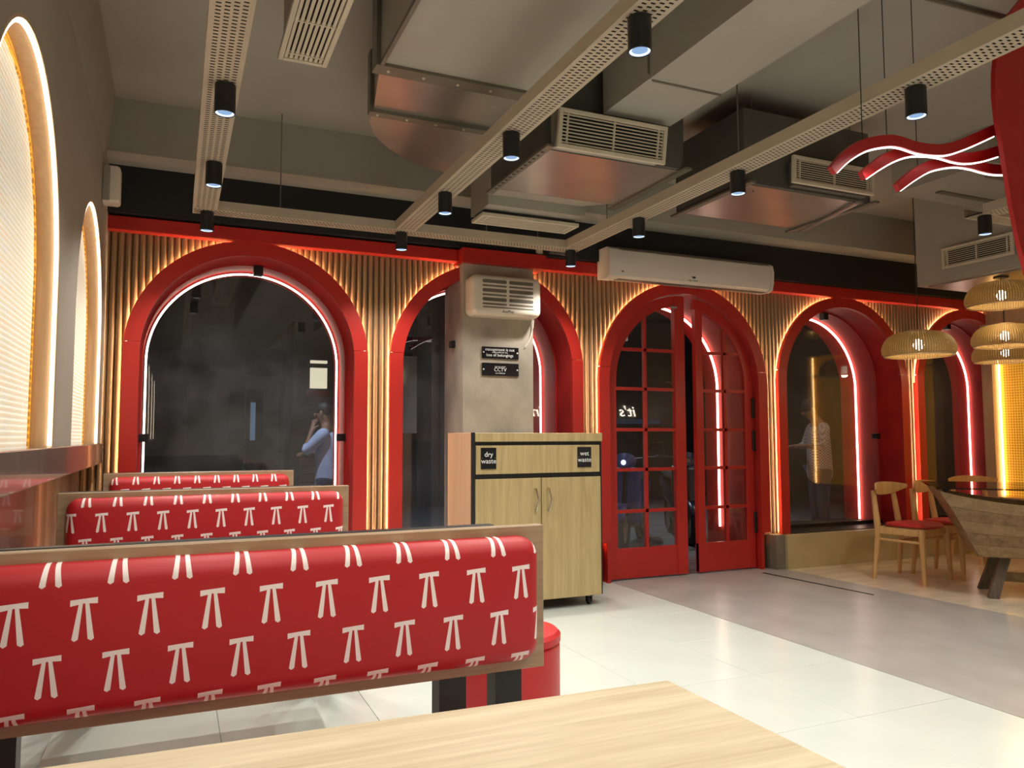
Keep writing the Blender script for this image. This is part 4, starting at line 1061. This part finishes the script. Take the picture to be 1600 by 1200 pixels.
# ------------------------------------------------------------------ hull shaped dining table with glass top
P0 = Vector((5.22, 4.0)); uu = Vector((0.70, -0.714)); vv = Vector((0.714, 0.70))
def TP(u, v, z): p = P0+uu*u+vv*v; return (p.x, p.y, z)
dt = root('dining_table', TP(0.85, 0.36, 0), 'rustic hull shaped wooden table with smoked glass top at the right', 'table')
LT, WT = 1.8, 0.74
def rimz(u): return 0.795-0.115*math.sin(PI*max(0, min(1, u/LT)))**0.8
def rowpt(s, u01, side):
    """s 0 rim .. 1 bottom; u01 0..1; side 0 near, 1 far"""
    e = 0.0+0.26*s**0.8
    u = e+(LT-2*e)*u01; z = rimz(u)*(1-s)+0.31*s
    vv_ = 0.0+0.10*s**1.3
    return TP(u, vv_ if side == 0 else WT-vv_, z)
NP = 5
for side in (0, 1):
    for k in range(NP):
        s0, s1 = k/NP+0.002, (k+1)/NP-0.002
        rows = []
        for s in (s0, s1): rows.append([rowpt(s, i/16, side) for i in range(17)])
        b = MB(); inn = Vector((vv.x, vv.y, 0))*(0.025 if side == 0 else -0.025)
        a = rows[0]+rows[1]; c = [tuple(Vector(p)+inn) for p in a]; n = 17
        fs = []
        for i in range(n-1): fs += [(i, i+1, n+i+1, n+i), (2*n+i, 3*n+i, 3*n+i+1, 2*n+i+1), (i, 2*n+i, 2*n+i+1, i+1), (n+i, n+i+1, 3*n+i+1, 3*n+i)]
        fs += [(0, n, 3*n, 2*n), (n-1, 3*n-1, 4*n-1, 2*n-1)]
        b.add(a+c, fs); b.build('plank', 'darkwood' if k % 2 else 'darkwood2', dt)
for e in (0, 1):
    for k in range(NP):
        s0, s1 = k/NP+0.004, (k+1)/NP-0.004
        q = [rowpt(s0, e, 0), rowpt(s0, e, 1), rowpt(s1, e, 1), rowpt(s1, e, 0)]
        inn = Vector((uu.x, uu.y, 0))*(0.025 if e == 0 else -0.025)
        MB().add(q+[tuple(Vector(p)+inn) for p in q], [(0,1,2,3),(7,6,5,4),(0,4,5,1),(1,5,6,2),(2,6,7,3),(3,7,4,0)]).build('end_plank', 'darkwood', dt)
MB().prism([TP(0.27, 0.11, 0)[:2], TP(LT-0.27, 0.11, 0)[:2], TP(LT-0.27, WT-0.11, 0)[:2], TP(0.27, WT-0.11, 0)[:2]], 0.305, 0.325, 'Z').build('hull_bottom', 'darkwood', dt)
for u in (0.45, LT-0.45):
    s = -1 if u < 0.9 else 1
    for v in (0.24, 0.50):
        a, c = Vector(TP(u, v, 0.31)), Vector(TP(u+s*0.10, v+(v-0.37)*0.5, 0.0))
        b = MB(); w_ = 0.035
        for pt in (a, c): b.v += [tuple(pt+Vector((uu.x*i+vv.x*j, uu.y*i+vv.y*j, 0))*w_) for i, j in ((-1,-1),(1,-1),(1,1),(-1,1))]
        b.f += [(0,1,2,3),(7,6,5,4),(0,4,5,1),(1,5,6,2),(2,6,7,3),(3,7,4,0)]
        b.build('leg', 'legwood', dt)
ra = [TP(0.45, 0.34, 0)[:2], TP(LT-0.45, 0.34, 0)[:2], TP(LT-0.45, 0.40, 0)[:2], TP(0.45, 0.40, 0)[:2]]
MB().prism(ra, 0.10, 0.17, 'Z').build('stretcher', 'darkwood', dt)
gp = [TP(-0.02, -0.03, 0)[:2], TP(LT+0.02, -0.03, 0)[:2], TP(LT+0.02, WT+0.16, 0)[:2], TP(-0.02, WT+0.16, 0)[:2]]
MB().prism(gp, 0.806, 0.818, 'Z').build('glass_top', 'tableglass', dt)
for (u, v) in ((0.05, 0.05), (0.05, WT-0.05), (LT-0.05, 0.05), (LT-0.05, WT-0.05)):
    MB().lathe([(0.018, 0.77), (0.018, 0.806)], TP(u, v, 0), 10).build('glass_spacer', 'blackmetal', dt)

# ------------------------------------------------------------------ lit slogan on the wall behind the camera
ns = root('slogan_sign', (6.5, -0.99, 1.66), 'lit white script slogan, seen mirrored in the glass front', 'sign')
so_ = text('lettering', "it's finger lickin' good", 'neon', 0.25, Matrix.Identity(4), ns, 0.004, 'LEFT')
xs_ = [v.co.x for v in so_.data.vertices]; k_ = 2.72/(max(xs_)-min(xs_)); o_ = ns.location
for v in so_.data.vertices:                                # slanted like handwriting, facing the room
    px, py = v.co.x+o_.x-0, v.co.y+o_.y
    v.co = Vector((7.88-(px)*k_-0.30*py, -0.985+v.co.z+o_.z, 1.66+py*1.1))-o_

# ------------------------------------------------------------------ outside
street = tag(MB().box(-8, 22, YE+0.145, 24, -0.12, -0.05).build('street_ground', 'asphalt'), 'dim grey paving of the street outside the glass', 'pavement', kind='structure')
for k in range(10):
    for j in range(3):
        MB().bbox(3.90+0.21*(k % 5)+0.1*(j % 2), 4.105+0.21*(k % 5)+0.1*(j % 2), 5.66+0.11*(j+3*(k//5)), 5.765+0.11*(j+3*(k//5)), 0.0, 0.003, 0.001).build('brick', 'brickpave', floor)
fb = root('far_building', (6, 16, -0.05), 'dark building across the street behind the glass', 'building')
MB().box(-8, 4.0, 15.0, 15.3, -0.05, 6).build('wall', 'farwall', fb)
MB().box(4.0, 22, 13.4, 13.7, -0.05, 6).build('wall', 'farwall', fb)
MB().box(5.9, 9.2, 13.34, 13.4, 1.46, 1.56).build('lit_strip', 'litblue', fb)
for k in range(4):
    MB().bbox(0.2+1.1*k, 0.9+1.1*k, 14.95, 15.0, 0.9, 2.3, 0.01).build('shutter', 'blackmetal', fb)
MB().box(-0.5, -0.3, 14.9, 15.0, -0.2, 4).build('pipe', 'farwall', fb)
MB().box(1.16, 1.78, 14.93, 15.0, -0.05, 2.35).build('pale_doorway', 'palewall', fb)
MB().box(1.20, 1.50, 14.92, 14.93, 0.0, 2.1).build('dark_door', 'blackmetal', fb)
MB().box(1.27, 1.36, 14.91, 14.92, 1.15, 1.85).build('blue_pane', 'litpane', fb)
kiosk = root('street_kiosk', (2.2, 11.6, -0.05), 'lit kiosk front behind the man in the blue shirt', 'kiosk')
MB().box(1.55, 2.60, 11.5, 12.2, -0.05, 2.9).build('kiosk_body', 'blackmetal', kiosk)
MB().box(1.80, 2.04, 11.44, 11.5, 1.92, 2.22).build('lit_panel', 'litpanel', kiosk)
MB().box(1.80, 2.04, 11.44, 11.5, 2.29, 2.33).build('lit_bar', 'litpanel', kiosk)
MB().box(1.74, 2.06, 11.40, 11.5, 1.80, 1.88).build('red_awning', 'red', kiosk)
for k in range(4): MB().box(1.70, 2.10, 11.46, 11.5, 1.20+0.14*k, 1.23+0.14*k).build('shelf', 'farwall', kiosk)
for k in range(6): MB().box(1.66, 2.10, 11.46, 11.5, 0.20+0.12*k, 0.30+0.12*k).build('crate_board', 'panel', kiosk)
pw = root('rack_wall', (3.15, 11.0, -0.05), 'pale lit wall carrying a dark leaf shaped rack, seen through the second arch', 'wall rack')
MB().box(2.55, 3.28, 11.0, 11.15, 1.26, 2.40).build('wall_panel', 'palewall', pw)
MB().box(2.75, 3.05, 10.95, 11.0, 1.98, 2.20).build('lit_panel', 'litpanel', pw)
leaf = [(2.985+0.055*math.sin(PI*t)*s, 1.28+0.56*t) for s, ts in ((1, [i/10 for i in range(11)]), (-1, [1-i/10 for i in range(11)])) for t in ts]
MB().tube([(x, 10.985, z) for x, z in leaf], 0.006, 5, closed=True).build('rack_frame', 'blackmetal', pw)
for t in (0.2, 0.32, 0.44, 0.56, 0.68, 0.8): MB().bbox(2.985-0.05*math.sin(PI*t), 2.985+0.05*math.sin(PI*t), 10.965, 10.998, 1.28+0.56*t-0.022, 1.28+0.56*t+0.022, 0.004).build('rack_slat', 'legwood', pw)

def scooter(loc, rz, label, paint, lamp='headlight'):
    r = root('scooter', loc, label, 'scooter', 'scooters parked outside the door', rz=rz)
    for x in (-0.62, 0.62):
        ring = [(x+0.215*math.cos(2*PI*k/24), 0, 0.245+0.215*math.sin(2*PI*k/24)) for k in range(24)]
        wl = MB().tube(ring, 0.045, 8, closed=True).build('wheel', 'rubber', r, smooth=True, local=True)
        MB().lathe([(0.17, -0.02), (0.17, 0.02)], n=20).xf(Matrix.Translation((x, 0, 0.245)) @ RX(PI/2)).build('rim', 'grey', wl, local=True)
    def sec(x, zc_, w_, h): return [(x, w_*math.cos(2*PI*k/12), zc_+h*math.sin(2*PI*k/12)) for k in range(12)]
    loft([sec(-0.92, 0.72, 0.05, 0.04), sec(-0.7, 0.66, 0.13, 0.12), sec(-0.35, 0.58, 0.16, 0.17), sec(-0.05, 0.48, 0.13, 0.18), sec(0.12, 0.32, 0.10, 0.10)]).build('rear_body', paint, r, smooth=True, local=True)
    loft([sec(-0.82, 0.80, 0.08, 0.03), sec(-0.5, 0.79, 0.14, 0.05), sec(-0.1, 0.75, 0.13, 0.05), sec(0.02, 0.72, 0.07, 0.03)]).build('seat', 'rubber', r, smooth=True, local=True)
    loft([sec(0.10, 0.28, 0.14, 0.05), sec(0.36, 0.28, 0.15, 0.05), sec(0.44, 0.32, 0.16, 0.06)]).build('footboard', 'blackmetal', r, smooth=True, local=True)
    b = MB(); rows = []
    for k in range(9):
        t = k/8; rows.append([(0.44-0.10*t*0+0.10*(1-t)-0.02+(-0.12)*t, y, 0.30+0.60*t) for y in (-0.19+0.04*t, -0.10, 0, 0.10, 0.19-0.04*t)])
    b.grid(rows); o = b.build('leg_shield', paint, r, smooth=True, local=True); so = o.modifiers.new('thick', 'SOLIDIFY'); so.thickness = 0.03
    MB().tube([(0.62, 0, 0.245), (0.50, 0, 0.62), (0.40, 0, 0.98)], 0.028, 8).build('steering_column', 'blackmetal', r, smooth=True, local=True)
    MB().tube([(0.30, -0.34, 1.02), (0.38, -0.16, 1.0), (0.40, 0, 0.99), (0.38, 0.16, 1.0), (0.30, 0.34, 1.02)], 0.016, 8).build('handlebar', 'blackmetal', r, smooth=True, local=True)
    loft([sec(0.36, 0.98, 0.12, 0.08), sec(0.46, 0.98, 0.13, 0.09), sec(0.54, 0.96, 0.07, 0.05)]).build('headlamp_cowl', paint, r, smooth=True, local=True)
    MB().lathe([(0.030, 0), (0.02, 0.02)], n=14).xf(Matrix.Translation((0.535, 0, 0.965)) @ Matrix.Rotation(PI/2, 4, 'Y')).build('headlamp', lamp, r, local=True)
    for s in (-1, 1):
        MB().tube([(0.36, s*0.22, 1.0), (0.33, s*0.26, 1.16)], 0.006, 6).lathe([(0.05, -0.008), (0.05, 0.008)], (0.33, s*0.27, 1.18), 10).build('mirror', 'blackmetal', r, local=True)
    MB().tube([(-0.10, 0.10, 0.25), (-0.16, 0.20, 0.0)], 0.012, 6).build('side_stand', 'steel', r, local=True)
    ff = [(0.62+0.27*math.cos(a), 0, 0.245+0.27*math.sin(a)) for a in [PI*0.15+PI*0.75*k/8 for k in range(9)]]
    b = MB(); b.grid([[(p[0], y, p[2]) for p in ff] for y in (-0.06, 0, 0.06)]); o = b.build('front_mudguard', paint, r, smooth=True, local=True); o.modifiers.new('thick', 'SOLIDIFY').thickness = 0.01
    return r
scooter((4.93, 7.75, -0.05), -2.3, 'blue scooter with lit headlamp outside the left door leaf', 'bluepaint')
scooter((5.75, 7.95, -0.05), -2.0, 'dark scooter parked behind the right half of the left door leaf', 'darkpaint', 'grey')

# ------------------------------------------------------------------ people outside the glass
def skin_obj(name, pts, edges, mat, parent, sub=2, rootv=0, roots=()):
    me = bpy.data.meshes.new(name); me.from_pydata([p[:3] for p in pts], edges, [])
    me.materials.append(M_[mat])
    o = bpy.data.objects.new(name, me); COL.objects.link(o); o.parent = parent
    sk = o.modifiers.new('skin', 'SKIN'); sk.use_smooth_shade = True
    lay = me.skin_vertices[0] if me.skin_vertices else None
    if lay is None:
        me.attributes  # layer is created by the modifier
    for i, p in enumerate(pts):
        d = me.skin_vertices[0].data[i]; r = p[3]
        d.radius = (r, r) if not isinstance(r, tuple) else r
        d.use_root = (i == rootv or i in roots)
    ss = o.modifiers.new('subsurf', 'SUBSURF'); ss.levels = sub; ss.render_levels = sub
    return o
def ensure_skin(me): pass
def person(loc, rz, label, shirt, pose):
    """faces local +x, z up, 1.72 m tall; pose gives elbow/hand points for right (y<0) and left arm"""
    r = root('person', loc, label, 'person', rz=rz)
    hx, hz, tilt = pose['head']
    sh = 1.40; 
    B = [(0, 0, 0.93, 0.075), (0, 0, 1.08, 0.075), (0.01, 0, 1.26, 0.085), (0.01, 0, 1.41, 0.052), (hx*0.5, 0, 1.475, 0.05), (hx, 0, hz, 0.085), (hx+0.012, 0, hz+0.09, 0.078)]
    E = [(0,1),(1,2),(2,3),(3,4),(4,5),(5,6)]
    arms = {}
    for s, key in ((-1, 'R'), (1, 'L')):
        el, ha = pose[key]
        i0 = len(B); B += [(0.0, s*0.17, sh-0.03, 0.042), el+(0.040,), ha+(0.026,)]
        E += [(3, i0), (i0, i0+1), (i0+1, i0+2)]; arms[key] = (B[i0], el, ha)
        # palm and five fingers
        d = Vector(ha)-Vector(el); d.normalize(); side = d.cross(Vector((0, 0, 1))); side.normalize(); nrm = side.cross(d)
        palm = Vector(ha)+d*0.06; B.append(tuple(palm)+((0.034, 0.018),)); E.append((i0+2, len(B)-1)); pi_ = len(B)-1
        for f in range(4):
            o_ = side*(0.030-0.020*f); ln = (0.068, 0.078, 0.072, 0.056)[f]
            k = len(B); B += [tuple(palm+o_+d*0.04)+(0.0095,), tuple(palm+o_+d*(0.04+ln*0.5)-nrm*0.012)+(0.009,), tuple(palm+o_*0.9+d*(0.035+ln*0.75)-nrm*0.042)+(0.008,)]
            E += [(pi_, k), (k, k+1), (k+1, k+2)]
        k = len(B); B += [tuple(Vector(ha)+d*0.03+side*0.045)+(0.011,), tuple(Vector(ha)+d*0.065+side*0.058-nrm*0.02)+(0.009,)]
        E += [(i0+2, k), (k, k+1)]
    legs = []
    for s in (-1, 1):
        i0 = len(B); B += [(0, s*0.09, 0.80, 0.060), (0.02, s*0.10, 0.48, 0.050), (-0.01, s*0.105, 0.10, 0.040), (0.10, s*0.115, 0.035, 0.032)]
        E += [(0, i0), (i0, i0+1), (i0+1, i0+2), (i0+2, i0+3)]
    skin_obj('body', B, E, 'skin', r)
    # shirt and trousers follow the body
    T = [(0, 0, 0.66, 0.165), (0, 0, 0.84, 0.165), (0, 0, 1.08, 0.150), (0.01, 0, 1.27, 0.158), (0.01, 0, 1.40, 0.105)]
    TE = [(0,1),(1,2),(2,3),(3,4)]
    for key in ('R', 'L'):
        a, el, ha = arms[key]; k = len(T); m = tuple((Vector(el)*0.6+Vector(ha)*0.4))
        T += [(a[0], a[1]*0.45, a[2]-0.01, 0.075), (a[0], a[1]*0.98, a[2]-0.005, 0.078), el+(0.060,), m+(0.046,)]; TE += [(k, k+1), (k+1, k+2), (k+2, k+3)]
    skin_obj('shirt', T, TE, shirt, r, roots=(5, 9))
    Q = [(0, 0, 0.92, 0.138)]; QE = []
    for s in (-1, 1):
        k = len(Q); Q += [(0, s*0.095, 0.80, 0.105), (0.02, s*0.10, 0.48, 0.078), (-0.01, s*0.105, 0.09, 0.062)]; QE += [(0, k), (k, k+1), (k+1, k+2)]
    skin_obj('trousers', Q, QE, 'trousers', r)
    for s in (-1, 1):
        loft([[(x, s*0.112+w_*math.cos(2*PI*k/12), max(0.0, zz+h*math.sin(2*PI*k/12))) for k in range(12)] for x, w_, zz, h in ((-0.09, 0.02, 0.045, 0.04), (-0.06, 0.045, 0.05, 0.06), (0.05, 0.05, 0.045, 0.05), (0.15, 0.045, 0.03, 0.032), (0.19, 0.02, 0.025, 0.02))]).build('shoe', 'shoe', r, smooth=True, local=True)
    # face and hair, in head space
    hd = Matrix.Translation((hx, 0, hz+0.03)) @ Matrix.Rotation(tilt, 4, 'Y')
    def ell(c, rad, n=12, m=8, cut=None):
        b = MB(); rows = []
        for i in range(m+1):
            t = PI*i/m; rows.append([hd @ Vector((c[0]+rad[0]*math.sin(t)*math.cos(2*PI*k/n), c[1]+rad[1]*math.sin(t)*math.sin(2*PI*k/n), c[2]+rad[2]*math.cos(t))) for k in range(n+1)])
        b.grid(rows); return b
    ell((-0.018, 0, 0.045), (0.102, 0.088, 0.095)).build('hair', 'hair', r, smooth=True, local=True)
    ell((0.098, 0, 0.0), (0.022, 0.014, 0.024)).build('nose', 'skin', r, smooth=True, local=True)
    for s in (-1, 1):
        ell((0.078, s*0.032, 0.022), (0.012, 0.014, 0.008)).build('eye', 'hair', r, smooth=True, local=True)
        ell((0.0, s*0.086, 0.005), (0.022, 0.010, 0.032)).build('ear', 'skin', r, smooth=True, local=True)
    ell((0.082, 0, -0.045), (0.012, 0.025, 0.007)).build('mouth', 'red_cast', r, smooth=True, local=True)
    return r
pA = person((1.555, 8.60, -0.05), PI-0.5, 'man in light blue shirt outside the corner window, hand raised to his mouth', 'shirtblue',
       {'head': (0.06, 1.56, 0.12), 'L': ((0.20, 0.21, 1.14), (0.17, 0.07, 1.41)), 'R': ((0.10, -0.26, 1.12), (0.24, -0.02, 1.13))})
pA.scale = (0.95, 0.95, 0.95)
pB = person((7.30, 7.20, -0.05), PI-0.35, 'man in checked shirt looking down at a phone outside the window', 'shirtcheck',
       {'head': (0.10, 1.54, 0.45), 'R': ((0.06, -0.25, 1.13), (0.30, -0.10, 1.12)), 'L': ((0.06, 0.25, 1.13), (0.28, 0.08, 1.13))})
ph = root('phone', (6.825, 7.33, 1.12), 'lit phone in the hands of the man in the checked shirt', 'phone')
MB().bbox(-0.008, 0.008, -0.036, 0.036, -0.07, 0.07, 0.003).xf(Matrix.Rotation(-0.35, 4, 'Z') @ Matrix.Rotation(-0.5, 4, 'Y')).build('case', 'blackmetal', ph, local=True)
MB().box(0.0082, 0.0086, -0.032, 0.032, -0.064, 0.064).xf(Matrix.Rotation(-0.35, 4, 'Z') @ Matrix.Rotation(-0.5, 4, 'Y')).build('screen', 'screenblue', ph, local=True)
